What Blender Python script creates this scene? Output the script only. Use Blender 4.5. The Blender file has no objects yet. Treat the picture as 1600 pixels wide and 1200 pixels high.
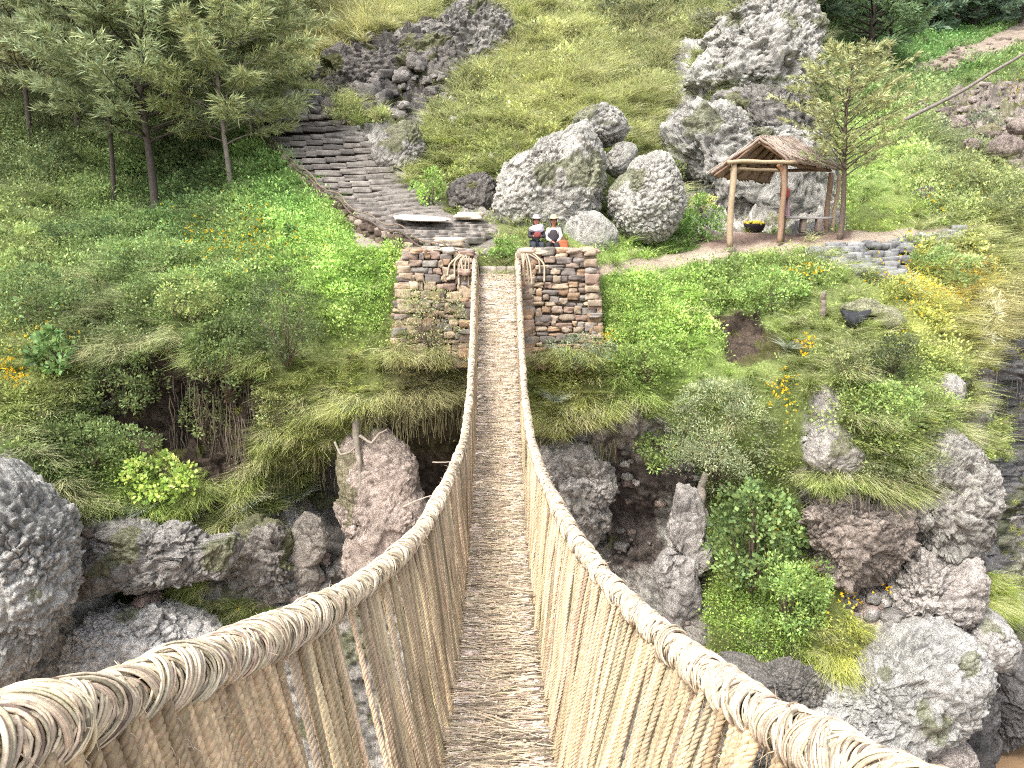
import bpy, math, random
import numpy as np
from mathutils import Vector
rng = np.random.default_rng(7); random.seed(7)
scene = bpy.context.scene; C = scene.collection

# ------------------------------------------------------------ camera model
PITCH = math.radians(10.0); F = 1200.0
cp, sp = math.cos(PITCH), math.sin(PITCH)
def ray(px, py):
    v = (np.asarray(px, float)-800)/F; w = (np.asarray(py, float)-600)/F
    ry = cp - w*sp
    return v/ry, (-sp - w*cp)/ry
def at(px, py, Y):
    a, b = ray(px, py); Y = np.asarray(Y, float)
    return np.stack(np.broadcast_arrays(a*Y, Y, b*Y), -1)

# ------------------------------------------------------------ helpers
def mesh_np(name, V, faces, mat, parent=None, col=None, smooth=False, uv=None):
    """V (n,3); faces: list of int arrays (m,3) or (m,4)"""
    me = bpy.data.meshes.new(name)
    V = np.ascontiguousarray(V, dtype=np.float32).reshape(-1, 3)
    fl = [np.asarray(f, dtype=np.int32) for f in (faces if isinstance(faces, (list, tuple)) else [faces]) if len(f)]
    loops = np.concatenate([f.ravel() for f in fl]); counts = np.concatenate([np.full(len(f), f.shape[1], np.int32) for f in fl])
    me.vertices.add(len(V)); me.vertices.foreach_set('co', V.ravel())
    me.loops.add(len(loops)); me.loops.foreach_set('vertex_index', loops)
    me.polygons.add(len(counts))
    st = np.zeros(len(counts), np.int32); st[1:] = np.cumsum(counts)[:-1]
    me.polygons.foreach_set('loop_start', st)
    if smooth: me.polygons.foreach_set('use_smooth', np.ones(len(counts), bool))
    if col is not None:
        col = np.asarray(col, np.float32)
        if col.ndim == 1: col = np.tile(col, (len(V), 1))
        if col.shape[1] == 3: col = np.concatenate([col, np.ones((len(col), 1), np.float32)], 1)
        a = me.color_attributes.new('Col', 'FLOAT_COLOR', 'POINT'); a.data.foreach_set('color', np.ascontiguousarray(col).ravel())
    me.update(calc_edges=True); me.validate()
    if mat: me.materials.append(mat)
    o = bpy.data.objects.new(name, me); C.objects.link(o)
    if parent is not None: o.parent = parent
    return o
class MB:
    """collects pieces into one mesh (world coordinates; build() subtracts the origin)"""
    def __init__(s): s.V=[]; s.F={3:[],4:[]}; s.Cc=[]; s.n=0
    def add(s, V, F, col=(.5,.5,.5)):
        V = np.asarray(V, float).reshape(-1,3); col = np.asarray(col, float)
        if col.ndim == 1: col = np.tile(col, (len(V),1))
        for f in (F if isinstance(F, (list,tuple)) else [F]):
            f = np.asarray(f, np.int64)
            if len(f): s.F[f.shape[1]].append(f+s.n)
        s.V.append(V); s.Cc.append(col); s.n += len(V); return s
    def build(s, name, mat, parent=None, org=(0,0,0), smooth=True):
        fs = [np.concatenate(s.F[k]) for k in (3,4) if s.F[k]]
        return mesh_np(name, np.concatenate(s.V)-np.asarray(org), fs, mat, parent, np.concatenate(s.Cc), smooth)
def norm(a): return a/np.maximum(np.linalg.norm(a, axis=-1, keepdims=True), 1e-9)
def tubes(P, R, S=6, ref=None, cap=True):
    """P (N,K,3), R (N,K) or scalar -> V,(quads[,caps])"""
    P = np.asarray(P, float)
    if P.ndim == 2: P = P[None]
    N,K,_ = P.shape; R = np.broadcast_to(np.asarray(R, float), (N,K))
    T = norm(np.gradient(P, axis=1))
    if ref is None:
        m = np.abs(norm(P[:,-1]-P[:,0])[:,2]) > .8
        ref = np.where(m[:,None], np.array([1.,.2,0]), np.array([0.,0,1]))
    ref = np.broadcast_to(np.asarray(ref, float), (N,3))[:,None,:] if np.asarray(ref).ndim < 3 else ref
    A = norm(np.cross(T, ref)); B = np.cross(T, A)
    th = np.linspace(0, 2*np.pi, S, endpoint=False)
    V = P[:,:,None]+R[:,:,None,None]*(np.cos(th)[:,None]*A[:,:,None]+np.sin(th)[:,None]*B[:,:,None])
    idx = np.arange(N*K*S).reshape(N,K,S); nx = np.roll(idx,-1,2)
    q = np.stack([idx[:,:-1],nx[:,:-1],nx[:,1:],idx[:,1:]],-1).reshape(-1,4)
    out = [q]
    if cap:
        c0 = idx[:,0][:,::-1]; c1 = idx[:,-1]
        if S == 4: out.append(np.concatenate([c0,c1]))
        else:
            for c in (c0,c1):
                out.append(np.stack([np.repeat(c[:,:1],S-2,1),c[:,1:-1],c[:,2:]],-1).reshape(-1,3))
    return V.reshape(-1,3), out
def rep(c, K): return np.repeat(np.asarray(c), K, axis=0)
def ribbons(P, W, side):
    """P (N,K,3) W (N,K) side (N,3)"""
    N,K,_ = P.shape
    L = P-side[:,None]*W[...,None]*.5; Rr = P+side[:,None]*W[...,None]*.5
    V = np.stack([L,Rr],2).reshape(-1,3)
    i = np.arange(N*K*2).reshape(N,K,2)
    q = np.stack([i[:,:-1,0],i[:,:-1,1],i[:,1:,1],i[:,1:,0]],-1).reshape(-1,4)
    return V,[q]
# ------------------------------------------------------------ numpy noise
def _h(ix,iy,iz,s):
    n = (ix.astype(np.int64)*374761393 + iy.astype(np.int64)*668265263 + iz.astype(np.int64)*2147483647 + s*1274126177) & 0xffffffff
    n = ((n ^ (n>>13))*1274126177) & 0xffffffff
    n = ((n ^ (n>>16))*2246822519) & 0xffffffff
    return ((n ^ (n>>15)) & 0xffffff)/float(0xffffff)
def vnoise(P, seed=0):
    P = np.asarray(P, float); I = np.floor(P).astype(np.int64); f = P-I; u = f*f*f*(f*(f*6-15)+10); r = 0
    for dx in (0,1):
        for dy in (0,1):
            for dz in (0,1):
                w = (u[...,0] if dx else 1-u[...,0])*(u[...,1] if dy else 1-u[...,1])*(u[...,2] if dz else 1-u[...,2])
                r = r + w*_h(I[...,0]+dx,I[...,1]+dy,I[...,2]+dz,seed)
    return r*2-1
def fbm(P, oct=4, seed=0, gain=.5):
    r = 0; a = 1
    for o in range(oct): r = r + a*vnoise(np.asarray(P)*(2.03**o)+o*17.3, seed+o); a *= gain
    return r
def cellval(P, seed=0):
    P = np.asarray(P, float); I = np.floor(P).astype(np.int64); d1 = np.full(P.shape[:-1], 9.); v = d1*0
    for dx in (-1,0,1):
        for dy in (-1,0,1):
            for dz in (-1,0,1):
                c = I+np.array([dx,dy,dz]); q = np.stack([_h(c[...,0],c[...,1],c[...,2],seed+k) for k in (1,2,3)],-1)
                d = np.abs(c+q-P).sum(-1); n = d < d1; w = _h(c[...,0],c[...,1],c[...,2],seed+4)
                tilt = (P-c-q)@np.array([.5,.5,.35])*(w-.5)*1.6
                v = np.where(n, w+tilt, v); d1 = np.where(n, d, d1)
    return v
def worley(P, seed=0):
    P = np.asarray(P, float); I = np.floor(P).astype(np.int64); d1 = np.full(P.shape[:-1], 9.); d2 = d1.copy()
    for dx in (-1,0,1):
        for dy in (-1,0,1):
            for dz in (-1,0,1):
                c = I+np.array([dx,dy,dz]); q = np.stack([_h(c[...,0],c[...,1],c[...,2],seed+k) for k in (1,2,3)],-1)
                d = np.sqrt(((c+q-P)**2).sum(-1)); n = d < d1
                d2 = np.where(n, d1, np.minimum(d2, d)); d1 = np.where(n, d, d1)
    return d1, d2
# ------------------------------------------------------------ tags
def tag(o, label=None, cat=None, group=None, kind=None):
    if label: o['label'] = label
    if cat: o['category'] = cat
    if group: o['group'] = group
    if kind: o['kind'] = kind
    return o
def thing(name, label, cat, loc=(0,0,0), group=None):
    o = bpy.data.objects.new(name, None); C.objects.link(o); o.location = tuple(float(x) for x in loc)
    o.empty_display_size = .2
    return tag(o, label, cat, group)
# ------------------------------------------------------------ materials
def lin(r,g,b):
    f = lambda c: (c/12.92 if c<=.04045 else ((c+.055)/1.055)**2.4)
    return np.array([f(r/255),f(g/255),f(b/255)])
def mat_new(name):
    m = bpy.data.materials.new(name); m.use_nodes = True; nt = m.node_tree
    return m, nt, nt.nodes['Principled BSDF'], nt.nodes['Material Output']
def mk(nt, t, **k):
    n = nt.nodes.new(t)
    for a,b in k.items():
        if a in n.inputs: n.inputs[a].default_value = b
        else: setattr(n, a, b)
    return n
def vary(nt, src, scale, lo, hi, detail=6, rough=.65, coord='Object', stretch=None):
    """src colour * noise in [lo,hi]"""
    tc = mk(nt,'ShaderNodeTexCoord'); vec = tc.outputs[coord]
    if stretch:
        mp = mk(nt,'ShaderNodeMapping'); mp.inputs['Scale'].default_value = stretch; nt.links.new(vec, mp.inputs[0]); vec = mp.outputs[0]
    no = mk(nt,'ShaderNodeTexNoise', Scale=scale, Detail=detail, Roughness=rough); nt.links.new(vec, no.inputs['Vector'])
    mr = mk(nt,'ShaderNodeMapRange'); mr.inputs['From Min'].default_value=.28; mr.inputs['From Max'].default_value=.72
    mr.inputs['To Min'].default_value=lo; mr.inputs['To Max'].default_value=hi; nt.links.new(no.outputs['Fac'], mr.inputs['Value'])
    mx = mk(nt,'ShaderNodeVectorMath', operation='SCALE'); nt.links.new(src, mx.inputs[0]); nt.links.new(mr.outputs[0], mx.inputs['Scale'])
    return mx.outputs[0], no.outputs['Fac']
def attr_mat(name, rough=.9, scales=((6,.8,1.2),), bump=0, bumpscale=20, translucent=0, spec=.2, bump2=None, bumpdist=.05, stretch=None):
    m, nt, bs, out = mat_new(name)
    a = mk(nt,'ShaderNodeVertexColor', layer_name='Col'); src = a.outputs['Color']
    for s,lo,hi in scales: src,_ = vary(nt, src, s, lo, hi, stretch=stretch)
    nt.links.new(src, bs.inputs['Base Color']); bs.inputs['Roughness'].default_value = rough
    bs.inputs['Specular IOR Level'].default_value = spec
    if bump:
        tc = mk(nt,'ShaderNodeTexCoord'); nrm = None
        for sc_, st_ in ((bumpscale,bump),)+(((bump2[0],bump2[1]),) if bump2 else ()):
            no = mk(nt,'ShaderNodeTexNoise', Scale=sc_, Detail=8, Roughness=.7); nt.links.new(tc.outputs['Object'], no.inputs['Vector'])
            b = mk(nt,'ShaderNodeBump', Strength=st_, Distance=bumpdist); nt.links.new(no.outputs['Fac'], b.inputs['Height'])
            if nrm: nt.links.new(nrm, b.inputs['Normal'])
            nrm = b.outputs['Normal']
        nt.links.new(nrm, bs.inputs['Normal'])
    if translucent:
        t = mk(nt,'ShaderNodeBsdfTranslucent'); nt.links.new(src, t.inputs['Color'])
        mx = mk(nt,'ShaderNodeMixShader'); mx.inputs[0].default_value = translucent
        nt.links.new(bs.outputs[0], mx.inputs[1]); nt.links.new(t.outputs[0], mx.inputs[2]); nt.links.new(mx.outputs[0], out.inputs[0])
    return m
M = {}
M['ground'] = attr_mat('hill_soil', .95, ((1.3,.75,1.25),(14,.6,1.35)), .8, 18, bump2=(60,.5))
M['rock'] = attr_mat('weathered_rock', .92, ((.9,.8,1.2),(6,.6,1.35),(22,.55,1.4)), 1.0, 9, bump2=(30,1.0), bumpdist=.09)
M['stone'] = attr_mat('masonry_stone', .9, ((5,.7,1.25),(30,.7,1.25)), .7, 25, bump2=(80,.4), bumpdist=.02)
M['leaf'] = attr_mat('leaf', .55, ((2.2,.8,1.2),), translucent=.33, spec=.2)
M['grass'] = attr_mat('grass_blade', .65, ((1.1,.82,1.18),), translucent=.33, spec=.15)
M['bark'] = attr_mat('bark', .95, ((10,.6,1.3),), .8, 30, bumpdist=.03)
M['wood'] = attr_mat('old_wood', .85, ((14,.7,1.2),), .5, 40, bumpdist=.01)
M['rope'] = attr_mat('grass_rope', .8, ((9,.8,1.15),(70,.75,1.2)), .5, 160, bumpdist=.004, spec=.25)
M['stick'] = attr_mat('deck_stick', .85, ((6,.8,1.15),(60,.7,1.2)), .4, 120, bumpdist=.003)
M['cloth'] = attr_mat('cloth', .9, ((30,.85,1.1),))
M['skin'] = attr_mat('skin', .6, ((30,.92,1.05),))
M['petal'] = attr_mat('petal', .6, ((3,.9,1.1),), translucent=.25)
# water
m,nt,bs,out = mat_new('river_water'); bs.inputs['Roughness'].default_value=.18; bs.inputs['Specular IOR Level'].default_value=.5
rgb = mk(nt,'ShaderNodeRGB'); rgb.outputs[0].default_value=(.22,.145,.085,1); s,_ = vary(nt, rgb.outputs[0], .6,.85,1.15); nt.links.new(s, bs.inputs['Base Color'])
tc = mk(nt,'ShaderNodeTexCoord'); no = mk(nt,'ShaderNodeTexNoise', Scale=2.5, Detail=6); b = mk(nt,'ShaderNodeBump', Strength=.35, Distance=.08)
nt.links.new(tc.outputs['Object'],no.inputs['Vector']); nt.links.new(no.outputs['Fac'],b.inputs['Height']); nt.links.new(b.outputs[0],bs.inputs['Normal']); M['water']=m

# ------------------------------------------------------------ camera, light
cam = bpy.data.objects.new('camera', bpy.data.cameras.new('camera')); C.objects.link(cam)
cam.data.sensor_width = 36; cam.data.lens = 36*F/1600; cam.data.clip_start=.05; cam.data.clip_end=1000
cam.rotation_euler = (math.radians(90)-PITCH, 0, 0); scene.camera = cam
SUN_EL, SUN_AZ = math.radians(56), math.radians(-142)   # azimuth measured from +Y towards +X
world = bpy.data.worlds.new('World'); scene.world = world; world.use_nodes = True; wn = world.node_tree
sky = mk(wn,'ShaderNodeTexSky'); sky.sky_type='NISHITA'; sky.sun_disc=False; sky.sun_elevation=SUN_EL; sky.sun_rotation=SUN_AZ
sky.air_density=1.0; sky.dust_density=4.0; sky.ozone_density=1.0
bg = wn.nodes['Background']; hs=mk(wn,'ShaderNodeHueSaturation'); hs.inputs['Saturation'].default_value=.45; wn.links.new(sky.outputs[0],hs.inputs['Color']); wn.links.new(hs.outputs[0], bg.inputs['Color']); bg.inputs['Strength'].default_value = .15
sd = Vector((math.sin(SUN_AZ)*math.cos(SUN_EL), math.cos(SUN_AZ)*math.cos(SUN_EL), math.sin(SUN_EL)))
sun = bpy.data.objects.new('sun', bpy.data.lights.new('sun','SUN')); C.objects.link(sun)
sun.data.energy=1.5; sun.data.angle=math.radians(17); sun.data.color=(1,.955,.89)
sun.rotation_euler = sd.to_track_quat('Z','Y').to_euler(); sun.location=(0,0,30)
scene.cycles.use_denoising=False; scene.cycles.filter_width=1.15
scene.view_settings.view_transform='Standard'; scene.view_settings.look='None'; scene.view_settings.exposure=1.78; scene.view_settings.gamma=1
# ------------------------------------------------------------ terrain
COLS = {
 -350:[(1400,15.5),(1200,16),(1050,17),(850,17.5),(700,19),(550,22),(450,25),(350,29),(250,34),(100,42),(-250,62)],
 0:[(1400,16),(1200,17),(1050,17.8),(850,17.6),(720,18.5),(650,20),(550,22),(450,25),(350,28.5),(250,33),(150,38),(0,48),(-250,64)],
 110:[(1000,19),(900,18.6),(800,19.2),(700,20),(560,21.6),(450,24.4)],
 200:[(1400,16.4),(1200,19.5),(1080,20.8),(1000,20.5),(920,21.6),(890,20),(800,20),(720,21),(640,22.6),(565,21.5),(450,24),(335,31),(250,35),(100,44),(0,50),(-250,66)],
 330:[(940,20.3),(830,21),(720,22.2),(640,23),(560,21.8),(450,23.8),(330,30)],
 400:[(1400,16.4),(1200,19.5),(960,20.3),(830,21.3),(700,22),(600,21.9),(500,23),(400,25.5),(300,29.5),(220,34),(150,38.5),(100,43),(0,50),(-250,66)],
 500:[(850,22.3),(770,24.2),(700,22.4),(640,21.8),(500,22.9),(400,24.8),(340,27.5),(270,31),(200,35),(150,38)],
 560:[(1000,21),(850,22),(720,22.3),(640,21.7),(560,22.4),(450,23.5),(395,24.3),(330,28),(250,31.5),(180,35.5),(140,38.5),(80,42),(35,43),(0,46)],
 610:[(850,22),(720,22.4),(640,22)],
 690:[(900,23.5),(770,25.6),(690,24),(640,22.3),(560,23.3),(400,24.4),(380,25),(340,27.3),(300,30),(200,34.5),(150,38),(90,41),(30,44),(0,50)],
 780:[(1400,16.4),(1200,20),(1000,22),(900,24),(700,24.3),(560,23.9),(470,24.0),(430,24.3),(395,25.3),(350,27.3),(250,31.5),(150,37),(60,43),(0,48),(-250,66)],
 880:[(950,23),(800,23.6),(700,22.6),(650,22),(560,23.2),(400,24.4),(385,25.2),(340,28),(200,33),(100,40),(0,50)],
 1000:[(1400,16.4),(1200,20),(1000,21.5),(900,22.6),(800,23.4),(700,22.4),(640,21.8),(550,22.5),(430,24.5),(405,25.5),(385,26.5),(330,29),(250,31.5),(150,38),(0,48),(-250,64)],
 1120:[(1050,20),(1000,20),(900,20.8),(800,22.6),(700,21.7),(600,21.8),(500,23.5),(430,25),(395,26),(377,26.8),(364,29),(355,30.5),(300,33),(200,35),(100,40),(0,46)],
 1230:[(1400,16.4),(1200,18.3),(1100,19.2),(1000,19.2),(900,20),(800,20.6),(700,20.5),(600,21),(500,22.5),(430,24.5),(395,25.4),(377,26.4),(362,29.2),(354,31.2),(330,32.3),(200,34.5),(100,37),(25,39),(-20,44),(-250,62)],
 1275:[(150,39),(60,44)],
 1310:[(1100,18.7),(1000,19),(900,19.8),(800,19.8),(650,19.5),(560,20.5),(490,22),(430,24),(385,25.6),(366,28),(345,30),(300,32),(200,39),(100,52),(0,75)],
 1420:[(1400,16.4),(1200,18.2),(1150,18.6),(1050,18.3),(970,19),(935,20.8),(850,20.4),(750,19.8),(650,19.8),(560,20.8),(500,22),(445,24.6),(400,25.4),(372,26.2),(340,28),(250,33.5),(180,41),(110,56),(60,76),(0,105),(-250,160)],
 1500:[(1250,20.2),(1100,19.7),(1000,19.5),(900,20.4),(800,20.8),(650,21),(600,21.8),(520,23.5),(400,26.5),(300,31),(200,39),(120,54),(60,76),(0,105)],
 1545:[(800,22.6),(700,23),(600,23.4)],
 1575:[(1250,22.2),(1190,22),(1100,21.8),(1000,22.3),(900,23.3),(800,26),(700,28.5),(600,29.5),(530,27.5),(480,27),(400,28.5),(300,32),(200,39),(100,56),(30,85)],
 1720:[(1400,17.5),(1180,24.5),(1000,26),(800,30),(650,33),(500,30),(400,31),(300,34),(200,41),(100,60),(0,105),(-250,160)],
 1950:[(1400,16.4),(1180,25),(900,32),(650,36),(450,36),(300,40),(100,62),(0,100),(-250,150)],
}
cpts = np.array([(x,y,Y) for x,l in COLS.items() for y,Y in l], float)
def rbf_fit(P, v, sm):
    d = np.hypot(P[:,None,0]-P[None,:,0], (P[:,None,1]-P[None,:,1])*1.25)
    n = len(P); A = np.zeros((n+3,n+3)); A[:n,:n] = -d + sm*np.eye(n); A[:n,n]=1; A[:n,n+1:]=P/1000; A[n,:n]=1; A[n+1:,:n]=P.T/1000
    return np.linalg.solve(A, np.concatenate([v,[0,0,0]]))
W = rbf_fit(cpts[:,:2], np.log(cpts[:,2]), 6.0)
STEP = 3
GX = np.arange(-350,1951,STEP).astype(float); GY = np.arange(-250,1401,STEP).astype(float)
PX,PY = np.meshgrid(GX,GY)
def rbf_eval(px,py):
    out = np.zeros(px.shape)
    for (x,y,_),w in zip(cpts,W[:-3]): out -= w*np.hypot(px-x,(py-y)*1.25)
    return out+W[-3]+W[-2]*px/1000+W[-1]*py/1000
cs = slice(None,None,3)
LG = rbf_eval(PX[cs,cs],PY[cs,cs])
def blur(A,n):
    for _ in range(n):
        B = np.pad(A,1,mode='edge'); A = (B[:-2,1:-1]+B[2:,1:-1]+B[1:-1,:-2]+B[1:-1,2:]+2*A)/6
    return A
LG = blur(LG,1)
def upsample(A, gx, gy, X, Y):
    fx = np.clip(np.interp(X,gx,np.arange(len(gx))),0,len(gx)-1.001); fy = np.clip(np.interp(Y,gy,np.arange(len(gy))),0,len(gy)-1.001)
    ix=fx.astype(int); iy=fy.astype(int); a=fx-ix; b=fy-iy
    if A.ndim==3: a=a[...,None]; b=b[...,None]
    return A[iy,ix]*(1-a)*(1-b)+A[iy,ix+1]*a*(1-b)+A[iy+1,ix]*(1-a)*b+A[iy+1,ix+1]*a*b
DEP = np.exp(upsample(LG,GX[cs],GY[cs],PX,PY))
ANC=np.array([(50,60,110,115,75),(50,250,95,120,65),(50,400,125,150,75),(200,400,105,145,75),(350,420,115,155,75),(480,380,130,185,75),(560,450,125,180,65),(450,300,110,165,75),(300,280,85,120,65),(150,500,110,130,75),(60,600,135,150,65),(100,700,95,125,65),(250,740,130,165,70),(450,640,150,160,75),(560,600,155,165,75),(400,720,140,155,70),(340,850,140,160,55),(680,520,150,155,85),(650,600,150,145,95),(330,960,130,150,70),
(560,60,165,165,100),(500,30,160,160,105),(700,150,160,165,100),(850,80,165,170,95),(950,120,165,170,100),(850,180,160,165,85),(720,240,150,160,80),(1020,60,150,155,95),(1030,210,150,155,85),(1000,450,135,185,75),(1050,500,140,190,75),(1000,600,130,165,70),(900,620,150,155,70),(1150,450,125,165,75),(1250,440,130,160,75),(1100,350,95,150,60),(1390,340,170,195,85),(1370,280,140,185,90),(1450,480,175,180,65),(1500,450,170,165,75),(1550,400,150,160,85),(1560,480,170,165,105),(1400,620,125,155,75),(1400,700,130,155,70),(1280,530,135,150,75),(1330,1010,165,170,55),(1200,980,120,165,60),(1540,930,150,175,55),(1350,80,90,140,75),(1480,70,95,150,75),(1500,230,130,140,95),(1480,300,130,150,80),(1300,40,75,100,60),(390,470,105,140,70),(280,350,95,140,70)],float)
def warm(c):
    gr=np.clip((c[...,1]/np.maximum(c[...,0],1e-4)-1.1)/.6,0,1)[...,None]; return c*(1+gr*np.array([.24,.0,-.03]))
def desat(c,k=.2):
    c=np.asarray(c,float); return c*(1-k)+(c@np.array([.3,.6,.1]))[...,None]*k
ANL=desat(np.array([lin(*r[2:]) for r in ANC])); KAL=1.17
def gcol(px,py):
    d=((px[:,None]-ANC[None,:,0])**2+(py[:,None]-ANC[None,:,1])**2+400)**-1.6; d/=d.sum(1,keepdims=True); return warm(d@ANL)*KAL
# ---- zones, outlines traced as areas of ground
J = np.stack([PX/45,PY/45,np.zeros_like(PX)],-1)
JX = PX+fbm(J,3,3)*13; JY = PY+fbm(J,3,9)*13
def inpoly(poly, X=None, Y=None):
    X = JX if X is None else X; Y = JY if Y is None else Y
    r = np.zeros(X.shape,bool); n=len(poly)
    for i in range(n):
        x1,y1=poly[i]; x2,y2=poly[(i+1)%n]
        c = ((y1>Y)!=(y2>Y))
        if y1!=y2: r ^= c & (X < (x2-x1)*(Y-y1)/(y2-y1)+x1)
    return r
LIGHT=lin(176,172,163); MID=lin(158,152,143); DARK=lin(98,94,90); SOIL=lin(88,76,66); PINK=lin(188,172,160); PALE=lin(196,193,187); BASALT=lin(118,116,115)
ZR = [ # outline, colour, relief, kind
 ([(735,690),(860,690),(900,1040),(700,1040)],MID*.9,.36,'rock'),
 ([(60,1010),(1150,1010),(1150,1420),(60,1420)],MID,.36,'rock'),
 ([(-360,640),(0,690),(60,760),(112,900),(95,1010),(60,1060),(40,1420),(-360,1420)],LIGHT,.42,'rock'),
 ([(85,800),(300,830),(420,810),(500,775),(530,705),(740,690),(770,1100),(300,1100),(60,1420),(95,950)],MID,.36,'rock'),
 ([(95,925),(260,935),(320,985),(250,1060),(60,1090)],LIGHT,.3,'rock'),
 ([(532,690),(640,700),(662,820),(655,930),(535,940),(548,820)],PINK,.25,'rock'),
 ([(440,800),(495,800),(480,960),(430,960)],PALE,.3,'rock'),
 ([(150,560),(260,545),(400,570),(410,650),(400,800),(290,800),(160,660)],SOIL,.3,'soil'),
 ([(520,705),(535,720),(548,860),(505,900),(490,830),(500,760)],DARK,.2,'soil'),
 ([(640,700),(735,690),(735,790),(670,800)],SOIL,.3,'soil'),
 ([(640,640),(735,630),(735,700),(560,705),(570,660)],SOIL*.8+lin(90,95,40)*.3,.25,'soil'),
 ([(825,690),(900,675),(960,645),(1010,640),(1090,740),(1100,960),(1095,1030),(1000,1030),(860,850)],MID,.4,'rock'),
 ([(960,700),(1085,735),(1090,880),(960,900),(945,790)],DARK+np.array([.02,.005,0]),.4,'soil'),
 ([(1040,760),(1105,750),(1080,860),(1060,960),(1000,970)],LIGHT,.3,'rock'),
 ([(1245,745),(1300,700),(1370,800),(1480,720),(1500,590),(1560,560),(1560,700),(1520,900),(1440,950),(1250,950),(1110,1000),(1100,880),(1250,900)],MID,.4,'rock'),
 ([(1270,600),(1310,600),(1310,660),(1330,740),(1270,730),(1250,700)],PALE,.3,'rock'),
 ([(1465,585),(1500,580),(1505,640),(1465,630)],PALE,.2,'rock'),
 ([(1290,870),(1520,830),(1520,950),(1400,990),(1300,960)],PINK,.35,'rock'),
 ([(1120,1020),(1200,1035),(1400,975),(1500,880),(1590,990),(1545,1420),(1150,1420)],LIGHT,.4,'rock'),
 ([(1540,545),(1620,520),(1960,480),(1960,1420),(1545,1420),(1570,1000),(1520,880),(1545,700)],BASALT,.5,'rock'),
 ([(1560,810),(1640,790),(1640,900),(1570,920)],LIGHT,.4,'rock'),
 ([(1040,110),(1060,60),(1120,40),(1200,5),(1270,10),(1287,180),(1250,235),(1120,235),(1060,170)],PALE,.26,'rock'),
 ([(1020,170),(1130,155),(1200,190),(1300,240),(1320,365),(1090,368),(1060,300)],LIGHT,.3,'rock'),
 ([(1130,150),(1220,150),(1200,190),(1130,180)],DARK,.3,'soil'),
 ([(480,90),(600,45),(700,20),(800,20),(795,60),(730,110),(705,165),(620,185),(520,175),(470,140)],DARK,.36,'rock'),
 ([(690,45),(790,25),(770,75),(700,80)],MID,.25,'rock'),
 ([(545,205),(680,170),(660,200),(655,290),(690,340),(640,320),(580,250)],LIGHT,.3,'rock'),
 ([(690,280),(780,270),(790,345),(720,335)],MID,.3,'rock'),
 ([(380,165),(470,135),(530,175),(600,245),(700,330),(775,345),(775,400),(690,400),(600,365),(500,305),(440,250)],lin(118,112,106),.08,'path'),
 ([(415,225),(500,300),(600,360),(640,385),(560,392),(535,335),(470,270),(405,215)],lin(138,128,118),.05,'path'),
 ([(1110,490),(1190,480),(1225,560),(1130,570)],SOIL,.25,'soil'),
 ([(1250,380),(1400,370),(1440,440),(1390,450),(1270,410)],BASALT*.8,.3,'rock'),
 ([(1425,170),(1500,140),(1620,115),(1800,100),(1800,260),(1600,285),(1530,240),(1470,225)],lin(150,140,130),.3,'scree'),
 ([(1380,128),(1420,106),(1480,82),(1620,20),(1620,72),(1500,114),(1400,140)],lin(132,120,108),.1,'track'),
 ([(925,418),(1010,402),(1110,378),(1140,366),(1320,360),(1500,356),(1500,366),(1320,384),(1200,392),(1100,408),(1000,424),(930,432)],lin(152,138,122),.05,'path'),
 ([(1070,368),(1330,358),(1330,377),(1100,384)],lin(112,94,84),.03,'path'),
]
ZC = np.zeros(PX.shape+(3,)); AMP = np.full(PX.shape,.28); KIND = np.zeros(PX.shape,int)   # 0 grass
KN = {'rock':1,'soil':2,'path':3,'scree':4,'track':5}
n1 = fbm(np.stack([PX/150,PY/110,PX*0],-1),3,31)
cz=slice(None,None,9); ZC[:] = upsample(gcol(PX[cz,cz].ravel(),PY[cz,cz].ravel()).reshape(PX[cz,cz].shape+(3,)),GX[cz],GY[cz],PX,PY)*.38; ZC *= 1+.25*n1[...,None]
KIND[PY<70] = 0
for poly,c,a,k in ZR:
    m = inpoly(poly, *( (PX+fbm(J*2,2,5)*4,PY+fbm(J*2,2,6)*3) if k in('path','track') else (None,None)))
    ZC[m]=c; AMP[m]=a; KIND[m]=KN[k]
for poly in ([(1098,885),(1200,870),(1290,890),(1330,960),(1372,990),(1350,1050),(1270,1058),(1180,1035),(1098,1030)],[(1515,905),(1545,893),(1578,965),(1515,972)],[(255,962),(420,930),(445,955),(400,998),(270,998)],[(395,750),(365,830),(300,950),(255,965),(300,890),(350,800)],[(180,920),(205,920),(205,955),(180,955)],[(1545,660),(1580,655),(1580,720),(1545,720)],[(515,160),(560,150),(570,195),(525,195)],[(1085,90),(1130,100),(1160,130),(1090,140)],[(640,280),(690,265),(690,320),(650,315)],[(1400,775),(1420,765),(1425,815),(1400,815)]):
    m=inpoly(poly); KIND[m]=0; ZC[m]=desat(lin(128,138,62))*.5; AMP[m]=.2
AMP = blur(AMP,3); ZC = np.clip(blur(ZC.transpose(2,0,1)[0],2)[...,None]*[1,0,0]+blur(ZC[...,1],2)[...,None]*[0,1,0]+blur(ZC[...,2],2)[...,None]*[0,0,1],.01,1)
V0 = at(PX,PY,DEP)
def gnormal(V):
    du=np.gradient(V,axis=1); dv=np.gradient(V,axis=0); return norm(np.cross(dv,du))
NR = gnormal(V0); NR = np.where((NR[...,1]>0)[...,None]&(NR[...,2]<0)[...,None],-NR,NR)
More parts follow.
